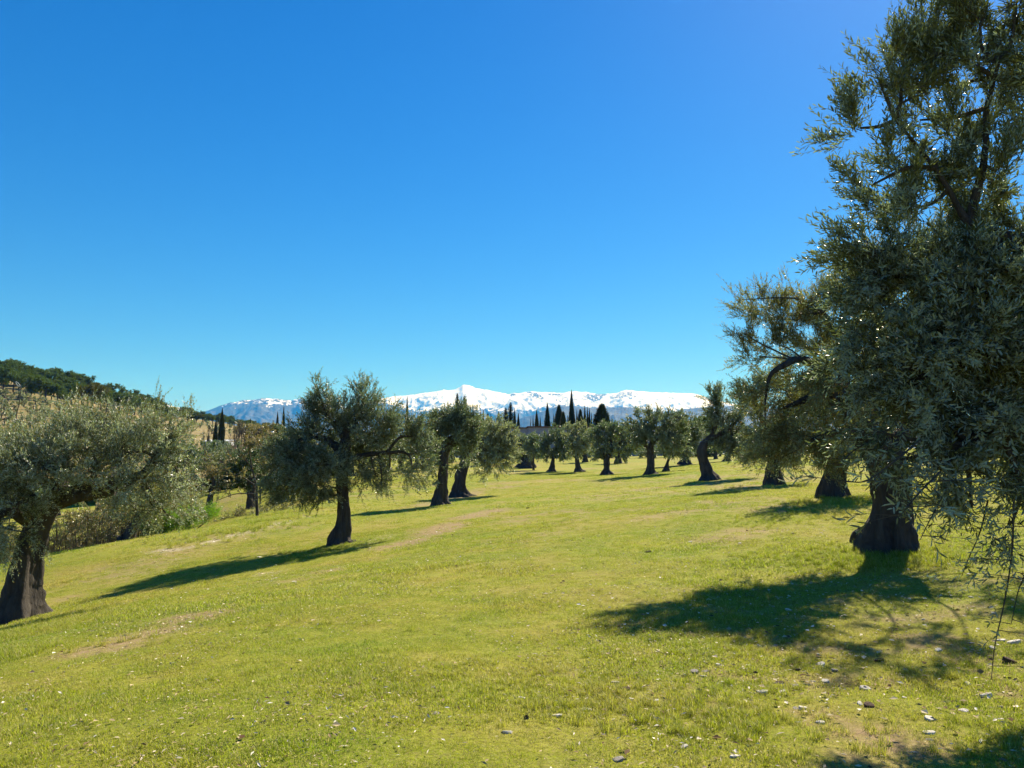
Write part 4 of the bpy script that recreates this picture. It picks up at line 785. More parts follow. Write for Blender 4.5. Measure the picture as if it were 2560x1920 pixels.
def cypress(px, top, bot, wpx, d, kind, label, group, v=0):
    h = (bot - top) / F * d * 1.005; b = at(px, bot, d)
    gz = hill_z(b[0], b[1]) if px < 820 else float(ground_z(b[0], b[1]))
    z0 = min(b[2], gz + 20); gz = min(gz, z0); h = at(px, top, d)[2] - gz
    e = empty('cypress', (b[0], b[1], gz), label, 'tree', group); r = wpx / 2 / F * d * (1.15 if kind != 'bushy' else 1.25)
    frac = (bot - top) / max(1, (HORIZON + (1.6 - gz) / d * F) - top)
    for nm, me in (('trunk', cy_trunk), ('crown', CY[kind][v % len(CY[kind])])):
        o = link(nm, me, e); o.scale = (r, r, h); o.rotation_euler = (0, 0, rng.uniform(0, 6.28))
WALLG = 'cypresses rising above the long wall'
ROW = [ # px, top, width, kind, label or None
 (981,1004,8,'cone','thin cypress spire peeking over the right shoulder of the middle-left olive'),(1016,987,12,'cone','tall cypress spire behind the right side of the middle-left olive'),(1052,1023,8,'cone','short cypress tip just right of the tall spire behind the middle-left olive'),
 (1142,979,22,'bushy','feathery conifer rising left of its twin above the arch of olives'),(1160,985,28,'bushy','feathery double-tipped conifer, right twin above the arch of olives'),(1176,1006,8,'cone','thin cypress right beside the feathery twin conifers'),(1182,1013,8,'cone','thin shorter cypress two steps right of the feathery twin conifers'),
 (1201,1018,8,'cone','pencil-thin cypress, left one of the pair left of the wall'),(1208,1021,11,'cone','slightly wider cypress, right one of the pair left of the wall'),(1219,1028,18,'bushy','low loose conifer over the left end of the wall'),(1227,1031,10,'cone','narrow cypress right of the low loose conifer'),
 (1237,1037,8,'cone','short thin cypress at the left end of the visible wall'),(1246,1026,22,'cone','broad-based cypress over the left end of the wall'),(1264,1016,26,'bushy','shaggy conifer, left member of the tallest clump over the left wall part'),(1276,1002,28,'bushy','shaggy tallest conifer of the clump over the left wall part'),
 (1287,1017,13,'cone','pointed cypress at the right side of the shaggy clump'),(1296,1030,15,'cone','neat cypress standing last before the gap above the wall'),(1308,1064,4,'cone','tiny cypress tip alone in the gap above the wall'),
 (1327,1042,5,'cone','thinnest cypress right of the gap above the wall'),(1333,1036,7,'cone','thin cypress touching the broad one above the wall step'),(1342,1022,19,'cone','broad cypress above the wall step'),(1351,1038,9,'cone','short cypress leaning on the broad one above the wall step'),
 (1369,1004,23,'cone','solitary clean cone-shaped cypress above the right wall part'),(1385,1030,8,'cone','slim short cypress between the solitary cone and the dark pair'),(1398,1009,19,'column','blunt dark cypress, taller left one of the merged pair'),(1409,1026,15,'column','blunt dark cypress, lower right one of the merged pair'),
 (1420,1034,8,'cone','short cypress directly left of the tallest spire'),(1430,971,21,'cone','tallest and sharpest cypress spire of the whole row'),(1443,1021,10,'cone','slim cypress directly right of the tallest spire'),(1452,1020,14,'column','round-topped cypress second right of the tallest spire'),
 (1463,1010,13,'cone','cypress at the left of the tight trio right of the tallest spire'),(1470,1014,11,'cone','middle cypress of the tight trio right of the tallest spire'),(1475,1016,10,'cone','right cypress of the tight trio right of the tallest spire'),(1480,1028,8,'cone','small cypress closing the tight trio at its right'),
 (1506,1006,34,'column','isolated thick blunt column-shaped cypress'),(1531,1041,7,'cone','tiny cypress tip right of the thick blunt column'),(1569,1044,9,'cone','small cypress tip behind the olive crowns right of the thick column'),(1579,1037,6,'cone','thin cypress tip at the left edge of the round-crowned olive')]
for i, (px, top, w, kind, lab) in enumerate(ROW):
    cypress(px, top, 1150, w, 182 + 14 * ((i * 7) % 5) / 4 + (0 if px > 1200 else 10), kind, lab, WALLG, i)
VG = 'cypresses in the valley left of the middle olive'
for px, top, bot, w, d, lab in [(553,1017,1106,15,175,'tallest slim cypress of the valley pair below the ridge'),(538,1044,1104,11,178,'shorter slim cypress left of the tallest valley cypress'),(557.5,1100,1133,12,120,'small stout dark cypress in front of the valley pair'),
                           (520.5,1084,1104,7,180,'smallest cypress left of the valley pair'),(625.5,1044,1085,7,230,'thin far cypress above the palm trees'),(692.7,1026,1085,11,190,'slim cypress just left of the middle olive crown, lower of two'),(707.7,1012,1085,10,190,'slim cypress touching the middle olive crown, taller of two'),
                           (123.6,1055,1085,8,170,'lone dark cypress low on the hillside behind the left olive'),(645,1060,1090,8,220,'short dark cypress by the right palm'),(162,1018,1062,7,240,'thin cypress on the hillside behind the top of the left olive')]:
    cypress(px, top, bot, w, d, 'cone', lab, VG, int(px) % 2)

# ------------------------------------------------------------------ wall, far house, pale shed, pole
m, nt = new_mat('lilac_render'); pos = geo_pos(nt)
c = ramp(nt, noise(nt, .5, 6, .7, pos), [(.3, (.30,.27,.33)), (.7, (.37,.34,.40))]); p = princ(nt, c, .9, .1); out(nt, p.outputs[0]); M['wall'] = m
m, nt = new_mat('coping_tile'); out(nt, princ(nt, (.16, .08, .06), .8).outputs[0]); M['coping'] = m
def box_verts(x0, x1, y0, y1, z0, z1): return np.array([[x0,y0,z0],[x1,y0,z0],[x1,y1,z0],[x0,y1,z0],[x0,y0,z1],[x1,y0,z1],[x1,y1,z1],[x0,y1,z1]], float)
BF = np.array([[0,3,2,1],[4,5,6,7],[0,1,5,4],[1,2,6,5],[2,3,7,6],[3,0,4,7]])
def box_obj(name, parent, mat, *b):
    return link(name, make_mesh(name, box_verts(*b), [BF], [M[mat]]), parent)
D = 150.0; xa, xb, xc = at(1205,1100,D)[0], at(1320,1100,D)[0], at(1830,1100,D)[0]
z1, z2, zl = at(0,1071,D)[2], at(0,1069,D)[2], at(0,1090.5,D)[2]
e = empty('long_wall', ((xa+xc)/2, D, 0), 'long plain lilac-grey wall with a dark tiled coping, stepped once, below the cypress row', 'wall'); ox = (xa+xc)/2
box_obj('wall_face', e, 'wall', xa-ox, xb-ox, 0, 3, 0, z1); box_obj('wall_face', e, 'wall', xb-ox+.01, xc-ox, -.25, 3, 0, z2)
box_obj('coping', e, 'coping', xa-ox-.2, xb-ox-.3, -.3, 3.2, z1+.003, z1+.22); box_obj('coping', e, 'coping', xb-ox-.25, xc-ox, -.55, 3.2, z2+.003, z2+.25)
box_obj('plinth', e, 'wall', xa-ox, xc-ox, -.5, -.26, 0, zl)
b = at(1738, 1062, 320); e = empty('distant_house', (b[0], b[1], b[2]-6), 'distant house with an orange roof glimpsed between the crowns right of centre', 'house')
box_obj('wall', e, 'wall', -5, 5, -3, 3, 0, 5.5); m, nt = new_mat('orange_roof'); out(nt, princ(nt, (.5,.2,.1), .8).outputs[0])
link('roof', make_mesh('roof', np.array([[-5.5,-3.5,5.5],[5.5,-3.5,5.5],[5.5,3.5,5.5],[-5.5,3.5,5.5],[-3,0,7.6],[3,0,7.6]]), [np.array([[0,1,5,4],[2,3,4,5]]), np.array([[1,2,5],[3,0,4]])], [m]), e)
for px, top, lab in [(1757,1040,'round dark pine far behind, right of the broad dark olive'),(1745,1046,'second round far pine beside the first, right of the broad dark olive')]:
    b = at(px, 1100, 150); gz = float(ground_z(b[0], b[1])); s = (at(px, top, 150)[2] - gz) / 8.3
    e = empty('pine_tree', (b[0], b[1], gz), lab, 'tree', 'far pines right of centre'); e.scale = (s*.75, s*.75, s); link('trunk', PP[0][0], e); link('crown', PP[0][1], e)
b = at(545, 1098, 185); gz = hill_z(b[0], b[1]); e = empty('pale_shed', (b[0], b[1], gz), 'low pale shed glimpsed behind the two tall valley cypresses', 'shed')
m, nt = new_mat('pale_sheet'); out(nt, princ(nt, (.6,.62,.62), .6).outputs[0]); M['pale_sheet'] = m
zt = at(545, 1091, 185)[2] - gz; zt = .45; box_obj('wall', e, 'pale_sheet', -3.6, 2.6, 0, 4, -1, max(.8, zt))
link('roof', make_mesh('roof', np.array([[-3.8,-.2,max(.8,zt)+.01],[2.8,-.2,max(.8,zt)+.01],[2.8,4.2,max(.8,zt)+.5],[-3.8,4.2,max(.8,zt)+.5],[-3.8,-.2,max(.8,zt)+.1],[2.8,-.2,max(.8,zt)+.1],[2.8,4.2,max(.8,zt)+.6],[-3.8,4.2,max(.8,zt)+.6]]), [BF], [M['pale_sheet']]), e)
d = 62.0; p0, p1, p2, p3 = at(30,1200,d), at(38,1067,d), at(49,1005,d), at(52,956,d); p0[2] = float(ground_z(p0[0], p0[1])) - .1
e = empty('bare_pole', p0, 'thin leaning pole, tangled white rag at its top, before the hillside', 'pole')
acc = Acc(); tube(acc, catmull([[*(p0-p0),.05],[*(p1-p0),.045],[*(p2-p0),.035],[*(p3-p0),.02]], 16), 8, 0); link('shaft', acc.mesh('shaft', [M['twig']], True), e)
acc = Acc(); q = [at(x, y, d) - p0 for x, y in [(53,968),(47,965),(41,960),(40,954),(45,957),(50,964),(46,966),(43,963)]]; tube(acc, catmull([[*a, .02] for a in q], 40), 6, 0); link('rag', acc.mesh('rag', [M['pale_sheet']], True), e)
h = on_hill(327, 1004)
if h is not None:
    e = empty('utility_pole', h, 'tiny utility pole with a crossarm on the ridge right of the white hut', 'pole'); acc = Acc(); tube(acc, np.array([[0,0,0,.16],[0,0,8,.12]]), 6, 0); link('shaft', acc.mesh('shaft', [M['twig']], True), e)
    acc = Acc(); tube(acc, np.array([[-1.3,0,7.4,.09],[1.3,0,7.4,.09]]), 6, 0); link('crossarm', acc.mesh('crossarm', [M['twig']], True), e)

# bare thin poplars, palms, reeds in the valley
def bare_tree(seed, spread=.25, H=7.0):
    r = np.random.default_rng(seed); acc = Acc()
    tube(acc, catmull([[0,0,-.3,.10],[r.normal(0,.1),0,H*.5,.07],[r.normal(0,.2),0,H,.02]], 12), 6, 0)
    n = 26; z = r.uniform(.15, .85, n) * H; a = r.uniform(0, 6.28, n); L = r.uniform(.9, 2.2, n)
    S = np.stack([0*z, 0*z, z], 1); E = S + np.stack([np.cos(a) * spread * L, np.sin(a) * spread * L, L], 1); ribbons(acc, S, E, .028, 0)
    S2 = np.repeat(S + (E - S) * .4, 3, 0); E2 = S2 + rng.normal(0, .22, S2.shape) + np.array([0, 0, .7]); ribbons(acc, S2, E2, .014, 0); return acc.mesh('branches', [M['twig']])
BT = [bare_tree(1), bare_tree(2), bare_tree(3, .6, 6)]
for i, (px, top, d) in enumerate([(596,1032,125),(603,1038,128),(611,1036,126),(586,1052,132),(640,1050,130),(655,1058,128),(665,1054,126),(672,1062,130),(575,1060,135),(520,1050,130),(508,1062,132),(590,1040,128),(629,1058,133),(682,1060,126)]):
    p = at(px, 1120, d); gz = hill_z(p[0], p[1]); s = max(.5, (at(px, top, d)[2] - gz) / 8.2)
    e = empty('bare_tree', (p[0], p[1], gz), 'thin leafless tree with upright twigs in the valley beside the palms', 'tree', 'leafless trees in the valley'); e.scale = (s, s, s); e.rotation_euler = (0, 0, i); link('branches', BT[i % 3], e)
e0 = at(655, 1130, 60); gz = float(ground_z(e0[0], e0[1]))   # taller twiggy tree left of the middle olive
e = empty('bare_tree', (e0[0], e0[1], gz), 'leafless twiggy tree with crooked branches reaching up left of the middle olive', 'tree'); e.scale = (.75,.75,.85); link('branches', bare_tree(9, .9, 6.2), e)
for px, cyy_, d, s, lab in [(612,1072,140,1.0,'fan palm with a dark skirt of dead fronds, left of two'),(647,1076,145,.95,'pale palm, right of two')]:
    p = at(px, 1115, d); gz = hill_z(p[0], p[1]); top = at(px, cyy_, d)[2] - gz
    e = empty('palm_tree', (p[0], p[1], gz), lab, 'palm', 'palms in the valley'); acc = Acc(); tube(acc, np.array([[0,0,-.3,.35],[0,0,top*.5,.26],[0,0,top,.22]]), 8, 0); link('trunk', acc.mesh('trunk', [M['bark']], True), e)
    ac = Acc(); n = 60; dz = rng.uniform(-1.0, 1.0, n); a = rng.uniform(0, 6.28, n); D_ = unit(np.stack([np.cos(a), np.sin(a), dz], 1)); S = np.repeat(np.array([[0, 0, top]]), n, 0); E = S + D_ * 1.5
    ribbons(ac, S, E, .03, 1)
    k = 9; tt = np.linspace(.35, 1, k); P = (S[:, None] + D_[:, None] * 1.5 * tt[None, :, None]).reshape(-1, 3); DD = np.repeat(D_, k, 0) + rng.normal(0, .45, (n * k, 3)) - np.array([0, 0, .3])
    leaves(ac, P, DD, rand_dirs(n * k), np.full(n * k, .9), np.full(n * k, .10), 0); link('crown', ac.mesh('crown', [M['scrub_leaf' if px < 630 else 'dry_leaf'], M['twig']]), e)
n = 4200; pxs = rng.uniform(512, 700, n); ds = rng.uniform(112, 122, n); base = np.array([at(x, 1132, d) for x, d in zip(pxs, ds)]); base[:, 2] = [hill_z(x, y) - .1 for x, y in base[:, :2]]
topz = np.array([at(x, 1105 + rng.normal(0, 5), d)[2] for x, d in zip(pxs, ds)]); Ln = np.clip(topz - base[:, 2], .8, 3.2)
m, nt = new_mat('reed'); g = nd(nt, 'ShaderNodeNewGeometry'); out(nt, princ(nt, ramp(nt, g.outputs['Random Per Island'], [(0, (.20,.10,.07)), (.5, (.36,.23,.14)), (1, (.5,.36,.2))]), .8).outputs[0]); M['reed'] = m
ac = Acc(); DD = np.array([0, 0, 1.0]) + rng.normal(0, .07, (n, 3)); leaves(ac, base, DD, rand_dirs(n) * np.array([1, 1, 0]), Ln, np.full(n, .10), 0)
tag(link('reeds', ac.mesh('reeds', [M['reed'], M['twig']])), 'belt of tan and reddish dry reeds behind the valley shrubs', 'reeds', kind='stuff')

# ------------------------------------------------------------------ hanging sprays from the huge edge olive (parts of it)
def edge_olive(): return [o for o in bpy.data.objects if o.name.startswith('olive_tree') and o.get('label', '').startswith('nearest olive')][0]
eo = edge_olive(); bo = np.array(eo.location); ac = Acc()
def spray(pts, d, side_n, r=.006, dens=1.0, leafL=.06):
    P = np.array([at(x, y, d + dd) - bo for x, y, dd in pts]); path = catmull(np.hstack([P, np.linspace(r, r * .3, len(P))[:, None]]), 24); tube(ac, path, 6, 1)
    for i in rng.choice(np.arange(3, len(path)), side_n):
        q = path[i, :3]; dr = rand_dirs(1)[0]; dr[2] = -abs(dr[2]) * .2 + .12; L = rng.uniform(.09, .22); E = q + unit(dr) * L; ribbons(ac, q[None], E[None], .003)
        shoots(ac, E[None], (unit(dr) + np.array([0, 0, -.1]))[None], np.array([rng.uniform(.05, .11)]), max(3, int(7 * dens)), leafL, .011, True, droop=.3)
spray([(2535,1250,0),(2530,1380,0),(2512,1500,0),(2488,1610,0),(2478,1700,0)], 4.7, 12, dens=.8, leafL=.05)
spray([(2560,1240,0),(2570,1400,0),(2545,1480,0),(2528,1560,0)], 4.9, 7, dens=.5)
spray([(2470,1250,0),(2450,1330,0),(2420,1400,0),(2405,1440,0)], 5.2, 9)
spray([(2380,1200,0),(2330,1290,-.2),(2300,1350,-.3)], 4.9, 10)
spray([(2300,1100,0),(2240,1150,-.5),(2170,1200,-.8),(2120,1205,-1.0)], 4.3, 10, leafL=.062)
spray([(2350,1180,0),(2300,1230,-.3),(2250,1290,-.6)], 4.0, 12, leafL=.065)
spray([(2200,1090,0),(2130,1130,-.3),(2090,1180,-.4)], 5.2, 8)
spray([(2600,1500,0),(2560,1440,0),(2540,1430,0)], 4.8, 5)
link('hanging_sprays', ac.mesh('hanging_sprays', [M['olive_leaf_near'], M['twig']]), eo)
st = at(1867, 1168, 62); gz = float(ground_z(st[0], st[1])); e = empty('cut_stump', (st[0], st[1], gz - .05), 'cut leaning bare stub of trunk between the bowed olive and the squat olive', 'stump')
acc = Acc(); tube(acc, catmull([[0,0,0,.28],[-.15,0,.35,.14],[-.6,0,1.0,.10],[-.8,0,1.2,.085]], 12), 10, 0, flute=.1); link('trunk', acc.mesh('trunk', [M['bark']], True), e)
for px, py, r_, lab in [(2148, 1345, .13, 'round dark root knob beside the foot of the leaning right olive')]:
    p = at(px, py + 8, gd(px, py + 8)); acc = Acc(); tube(acc, catmull([[0,0,-.08,r_],[.02,0,.04,r_*1.05],[.03,0,.14,r_*.8],[.03,0,.2,r_*.3]], 12), 14, 0, flute=.2, knob=.2, seed=4); o = link('root_knob', acc.mesh('root_knob', [M['bark']], True), loc=(p[0], p[1], p[2])); tag(o, lab, 'stump')

# ------------------------------------------------------------------ stones
def stone_mesh(v, flat):
    import bmesh
    bm = bmesh.new(); bmesh.ops.create_icosphere(bm, subdivisions=2, radius=1.0); r = np.random.default_rng(v)
    pl = unit(r.normal(size=(10, 3)) * np.array([1, 1, .5])); dd = r.uniform(.6, .85, 10); pl[0] = unit(np.array([r.normal(0, .12), r.normal(0, .12), 1.])); dd[0] = .42
    for vt in bm.verts:
        c = np.array(vt.co)
        for q, d_ in zip(pl, dd):
            s = c @ q
            if s > d_: c = c - q * (s - d_) * .92
        vt.co = Vector(c * np.array([1, .72, flat]))
    me = bpy.data.meshes.new('stone'); bm.to_mesh(me); bm.free(); return me
def stone_mat(name, a, b):
    m, nt = new_mat(name); co = obj_co(nt); c = ramp(nt, noise(nt, 2.5, 6, .7, co), [(.3, a), (.7, b)]); p = princ(nt, c, .9, .15); bump(nt, p, noise(nt, 6, 5, .7, co), .5, .05); out(nt, p.outputs[0]); M[name] = m
stone_mat('pale_stone', (.55,.50,.43), (.82,.78,.70)); stone_mat('dark_stone', (.05,.035,.03), (.13,.085,.06)); stone_mat('grey_stone', (.22,.2,.18), (.36,.33,.29))
SM = [stone_mesh(i, f) for i, f in enumerate([.42,.5,.62,.38,.75])]
def s7(x, y): return 1560 + x / 2.212, 1200 + y / 2.212
def s4(x, y): return 1000 + x / 3.95, 1560 + y / 3.95
ST = [(*s7(x, y), w, k) for x, y, w, k in [(85,657,9,'d'),(180,768,11,'p'),(870,650,11,'p'),(1145,660,12,'p'),(910,720,14,'p'),(430,968,12,'d'),(205,958,9,'d'),(530,1028,20,'p'),(335,1085,17,'d'),(390,1065,24,'g'),(450,1062,20,'g'),(440,1087,18,'p'),(645,1045,15,'g'),
  (690,1025,16,'p'),(750,922,15,'p'),(835,920,20,'g'),(1085,1022,27,'p'),(955,1052,18,'d'),(1020,1083,14,'g'),(1165,1055,18,'g'),(860,1125,20,'d'),(945,1140,21,'g'),(1010,1135,20,'g'),(1045,1115,17,'p'),(1115,1117,22,'p'),(870,1175,24,'p'),(765,1175,30,'p'),
  (1410,955,18,'p'),(1412,1000,24,'d'),(1335,1158,25,'p'),(1740,943,27,'p'),(2090,890,24,'p'),(2155,905,34,'p'),(1920,905,22,'g'),(2130,1010,28,'d'),(2120,1095,17,'d'),(1905,1130,20,'p'),(2000,1195,30,'p'),(1880,1278,24,'p'),(1690,1325,27,'p'),(1685,1400,30,'p'),
  (1690,1440,22,'g'),(1305,1240,20,'p'),(1355,1250,28,'d'),(990,1268,26,'p'),(950,1265,18,'g'),(1085,1342,25,'p'),(960,1342,16,'p'),(330,1480,26,'p'),(615,1535,28,'p'),(185,1325,26,'p'),(180,1220,18,'p'),(140,1215,14,'g'),(270,1220,20,'g'),(40,1215,20,'p'),
  (10,1160,24,'d'),(405,1340,14,'d'),(490,1350,16,'d'),(670,1305,17,'p'),(1550,1205,13,'p'),(1750,640,15,'p'),(1920,648,14,'p'),(1655,770,10,'p'),(2040,930,20,'p'),(135,400,12,'d'),(365,342,11,'p'),(640,350,12,'p'),(1020,352,10,'p'),(1740,1160,15,'g'),(2080,1255,16,'g')]] \
   + [(*s4(x, y), w, k) for x, y, w, k in [(1055,1070,25,'p'),(1200,735,22,'p'),(1030,700,12,'g'),(835,505,12,'p'),(360,890,16,'g'),(330,630,18,'g'),(1550,912,30,'p'),(1840,855,26,'p'),(2065,835,16,'p'),(2125,580,18,'p'),(2160,495,10,'g'),(2150,1350,34,'g'),(1855,110,10,'p'),(2080,1045,14,'g')]] \
   + [(735,1455,12,'p'),(1320,1270,9,'d'),(1370,1272,7,'p'),(1600,1262,9,'p'),(648,1393,15,'p')]
ST_BANDS = [(1440, 'far out on the sunlit slope'), (1560, 'near the shade of the right olives'), (1665, 'just below the right olives shade'), (1760, 'in the stony right foreground'), (9999, 'by the bottom edge')]
def st_band(py): return next(t for y, t in ST_BANDS if py < y)
ST_RANK = {}
for kk in 'pdg':
    for _, t in ST_BANDS:
        for r_, q in enumerate(sorted([i for i, v in enumerate(ST) if v[3] == kk and st_band(v[1]) == t], key=lambda i: ST[i][0])): ST_RANK[q] = ORD[r_]
for i, (px, py, w, k) in enumerate(ST):
    d = gd(px, py + 1); p = at(px, py + 1, d); s = w / F * d * .5
    o = link('stone', (SM[i % 5]).copy() if False else SM[i % 5], loc=(p[0], p[1], p[2] + s * .14)); s *= 1.2; o.scale = (s * rng.uniform(.9, 1.1), s * rng.uniform(.8, 1.15), s * rng.uniform(.8, 1.1) * (1.5 if k == 'd' else 1.0)); o.rotation_euler = (rng.normal(0, .15), rng.normal(0, .15), rng.uniform(-.5, .5) + (0 if i % 3 else 1.2))
    if not SM[i % 5].materials: SM[i % 5].materials.append(M['pale_stone'])
    o.material_slots[0].link = 'OBJECT'; o.material_slots[0].material = M[{'p': 'pale_stone', 'd': 'dark_stone', 'g': 'grey_stone'}[k]]
    tag(o, '%s, %s from the left of those %s' % ({'p': 'pale stone', 'd': 'dark stone', 'g': 'grey stone'}[k], ST_RANK[i], st_band(py)), 'stone', {'p': 'pale stones scattered on the grass', 'd': 'dark stones scattered on the grass', 'g': 'grey stones scattered on the grass'}[k])

# gravel and pruning litter: countless small chips, one mesh
N = 70000; xs = rng.uniform(-16, 16, N * 6); ys = rng.uniform(3, 60, N * 6); w_ = np.maximum.reduce([earth_mask(xs, ys) * .45, litter_mask(xs, ys) * 1.0, sstep(-1, 3, xs) * (1 - sstep(8, 12, ys)) * .62, .05 * (ys < 14) + .014]) * np.where(ys < 25, 1, .6)
keep = (rng.random(N * 6) < w_ * .42) & (np.abs(xs) < ys * .8); xs, ys = xs[keep], ys[keep]; n = len(xs); zs = ground_z(xs, ys) + rng.uniform(.006, .035, n)
ac = Acc(); a = rng.uniform(0, 6.28, n); dirs = np.stack([np.cos(a), np.sin(a), rng.normal(.05, .12, n)], 1); L = rng.uniform(.015, .060, n) * (1 + .5 * litter_mask(xs, ys)); nrm = np.array([0, 0, 1.]) + rng.normal(0, .3, (n, 3))
leaves(ac, np.stack([xs, ys, zs], 1), dirs, nrm, L, L * rng.uniform(.25, .8, n), 0)
xf = rng.uniform(-1, 1, 60000); yf = 3 + 13 * rng.random(60000) ** .8; xf = xf * yf * .78; kf = fbm(xf * 1.1, yf * 1.1, 0, 3, 91) + rng.normal(0, .12, 60000) > .5; xf, yf = xf[kf], yf[kf]; nf = len(xf)
a = rng.uniform(0, 6.28, nf); Lf = rng.uniform(.012, .04, nf); leaves(ac, np.stack([xf, yf, ground_z(xf, yf) + rng.uniform(.004, .026, nf)], 1), np.stack([np.cos(a), np.sin(a), rng.normal(.1, .25, nf)], 1), np.array([0, 0, 1.]) + rng.normal(0, .35, (nf, 3)), Lf, Lf * rng.uniform(.12, .45, nf), 0)
m, nt = new_mat('chips'); g = nd(nt, 'ShaderNodeNewGeometry'); out(nt, princ(nt, ramp(nt, g.outputs['Random Per Island'], [(0, (.09,.05,.03)), (.2, (.26,.19,.10)), (.6, (.46,.38,.22)), (.85, (.62,.55,.40)), (1, (.78,.74,.66))]), .95, .04).outputs[0]); M['chips'] = m
tag(link('stone_chips_and_litter', ac.mesh('litter', [M['chips'], M['twig']])), 'pale chips of stone, twig and leaf litter strewn through the grass', 'litter', kind='stuff')

# ------------------------------------------------------------------ grass (stuff): tuft meshes instanced on points
def blade_mat():
    m, nt = new_mat('grass_blade'); pos = geo_pos(nt); c, fine = turf_colour(nt, pos)
    g = nd(nt, 'ShaderNodeNewGeometry'); r = g.outputs['Random Per Island']; oi = nd(nt, 'ShaderNodeObjectInfo')
    rr = mth(nt, 'FRACT', mth(nt, 'ADD', r, oi.outputs['Random']))
    c = mix(nt, 1.0, c, ramp(nt, rr, [(0, .55), (.6, 1.05), (1.0, 1.7)]), 'MULTIPLY')
    c = mix(nt, mth(nt, 'GREATER_THAN', rr, .80), c, (.46, .40, .17))
    p = princ(nt, c, .55, .3); t = nd(nt, 'ShaderNodeBsdfTranslucent'); nt.links.new(mix(nt, 1.0, c, (1.35, 1.5, .9), 'MULTIPLY'), t.inputs[0])
    ms = nd(nt, 'ShaderNodeMixShader'); ms.inputs[0].default_value = .45; nt.links.new(p.outputs[0], ms.inputs[1]); nt.links.new(t.outputs[0], ms.inputs[2]); out(nt, ms.outputs[0]); return m
M['blade'] = blade_mat()
def tuft(n, R, h, w):
    a = rng.uniform(0, 6.28, n); r = R * np.sqrt(rng.random(n)); P = np.stack([r * np.cos(a), r * np.sin(a), -.006 + 0 * r], 1)
    b = rng.uniform(0, 6.28, n); lean = rng.uniform(.15, 1.1, n); D = unit(np.stack([np.cos(b) * lean, np.sin(b) * lean, 1 + 0 * b], 1)); S = np.stack([-np.sin(b), np.cos(b), 0 * b], 1)
    S = S * np.cos(rng.uniform(-.7, .7, n))[:, None]; L = (h * rng.uniform(.35, 1.25, n))[:, None]; w = (w * rng.uniform(.7, 1.3, n))[:, None]
    m1 = P + D * L * .55; e = P + D * L * .95 - np.array([0, 0, 1.]) * L * .10 * lean[:, None] + np.stack([np.cos(b), np.sin(b), 0 * b], 1) * L * .15
    V = np.stack([P - S * w * .5, P + S * w * .5, m1 + S * w * .42, m1 - S * w * .42, e], 1); o = np.arange(n)[:, None] * 5
    return make_mesh('tuft', V.reshape(-1, 3), [o + np.array([0, 1, 2, 3]), o + np.array([3, 2, 4])], [M['blade']])
def scatter(name, label, X, Y, S, tufts, zoff=0.0):
    Z = ground_z(X, Y) + zoff; me = bpy.data.meshes.new(name); me.vertices.add(len(X)); me.vertices.foreach_set('co', np.stack([X, Y, Z], 1).astype(np.float32).ravel())
    for nm, arr in (('sc', S), ('rz', rng.uniform(0, 6.283, len(X))), ('pick', rng.integers(0, len(tufts), len(X)).astype(float))):
        a = me.attributes.new(nm, 'FLOAT', 'POINT'); a.data.foreach_set('value', arr.astype(np.float32))
    me.materials.append(M['blade']); o = link(name, me); tag(o, label, 'grass', kind='stuff')
    col = bpy.data.collections.new(name + '_tufts')
    for i, t in enumerate(tufts): q = bpy.data.objects.new('tuft', t); col.objects.link(q)
    ng = bpy.data.node_groups.new(name, 'GeometryNodeTree'); ng.interface.new_socket('Geometry', in_out='INPUT', socket_type='NodeSocketGeometry'); ng.interface.new_socket('Geometry', in_out='OUTPUT', socket_type='NodeSocketGeometry')
    N_ = ng.nodes; Lk = ng.links; gi = N_.new('NodeGroupInput'); go = N_.new('NodeGroupOutput'); ci = N_.new('GeometryNodeCollectionInfo'); ci.inputs[0].default_value = col; ci.inputs[1].default_value = True; ci.inputs[2].default_value = True
    ip = N_.new('GeometryNodeInstanceOnPoints'); ip.inputs['Pick Instance'].default_value = True
    def na(n, t='FLOAT'): q = N_.new('GeometryNodeInputNamedAttribute'); q.data_type = t; q.inputs[0].default_value = n; return q.outputs[0]
    fi = N_.new('FunctionNodeFloatToInt'); Lk.new(na('pick'), fi.inputs[0]); cb = N_.new('ShaderNodeCombineXYZ'); Lk.new(na('rz'), cb.inputs[2]); er = N_.new('FunctionNodeEulerToRotation'); Lk.new(cb.outputs[0], er.inputs[0])
    Lk.new(gi.outputs[0], ip.inputs['Points']); Lk.new(ci.outputs[0], ip.inputs['Instance']); Lk.new(fi.outputs[0], ip.inputs['Instance Index']); Lk.new(er.outputs[0], ip.inputs['Rotation']); Lk.new(na('sc'), ip.inputs['Scale']); Lk.new(ip.outputs[0], go.inputs[0])
    md = o.modifiers.new('scatter', 'NODES'); md.node_group = ng; return o
def field_pts(y0, y1, dens, hw=.74, xpad=1.5):
    A = (hw * (y1 ** 2 - y0 ** 2) + 2 * xpad * (y1 - y0)); n = int(A * dens * 1.15); y = np.sqrt(rng.uniform(y0 ** 2, y1 ** 2, n)); x = rng.uniform(-1, 1, n) * (hw * y + xpad)
    em = np.maximum(earth_mask(x, y) * .92, litter_mask(x, y) * .7); k = rng.random(n) > em; x, y = x[k], y[k]
    lush = fbm(x * .8, y * .8, 0, 4, 77); return x, y, lush
near_t = [tuft(90, .12, .036, .0034) for _ in range(5)]; mid_t = [tuft(80, .17, .048, .0065) for _ in range(4)]; far_t = [tuft(70, .34, .060, .013) for _ in range(4)]
x, y, l = field_pts(2.6, 9.5, 130); scatter('grass_near', 'short yellow-green grass in the foreground', x, y, .55 + .55 * sstep(.38, .75, l), near_t)
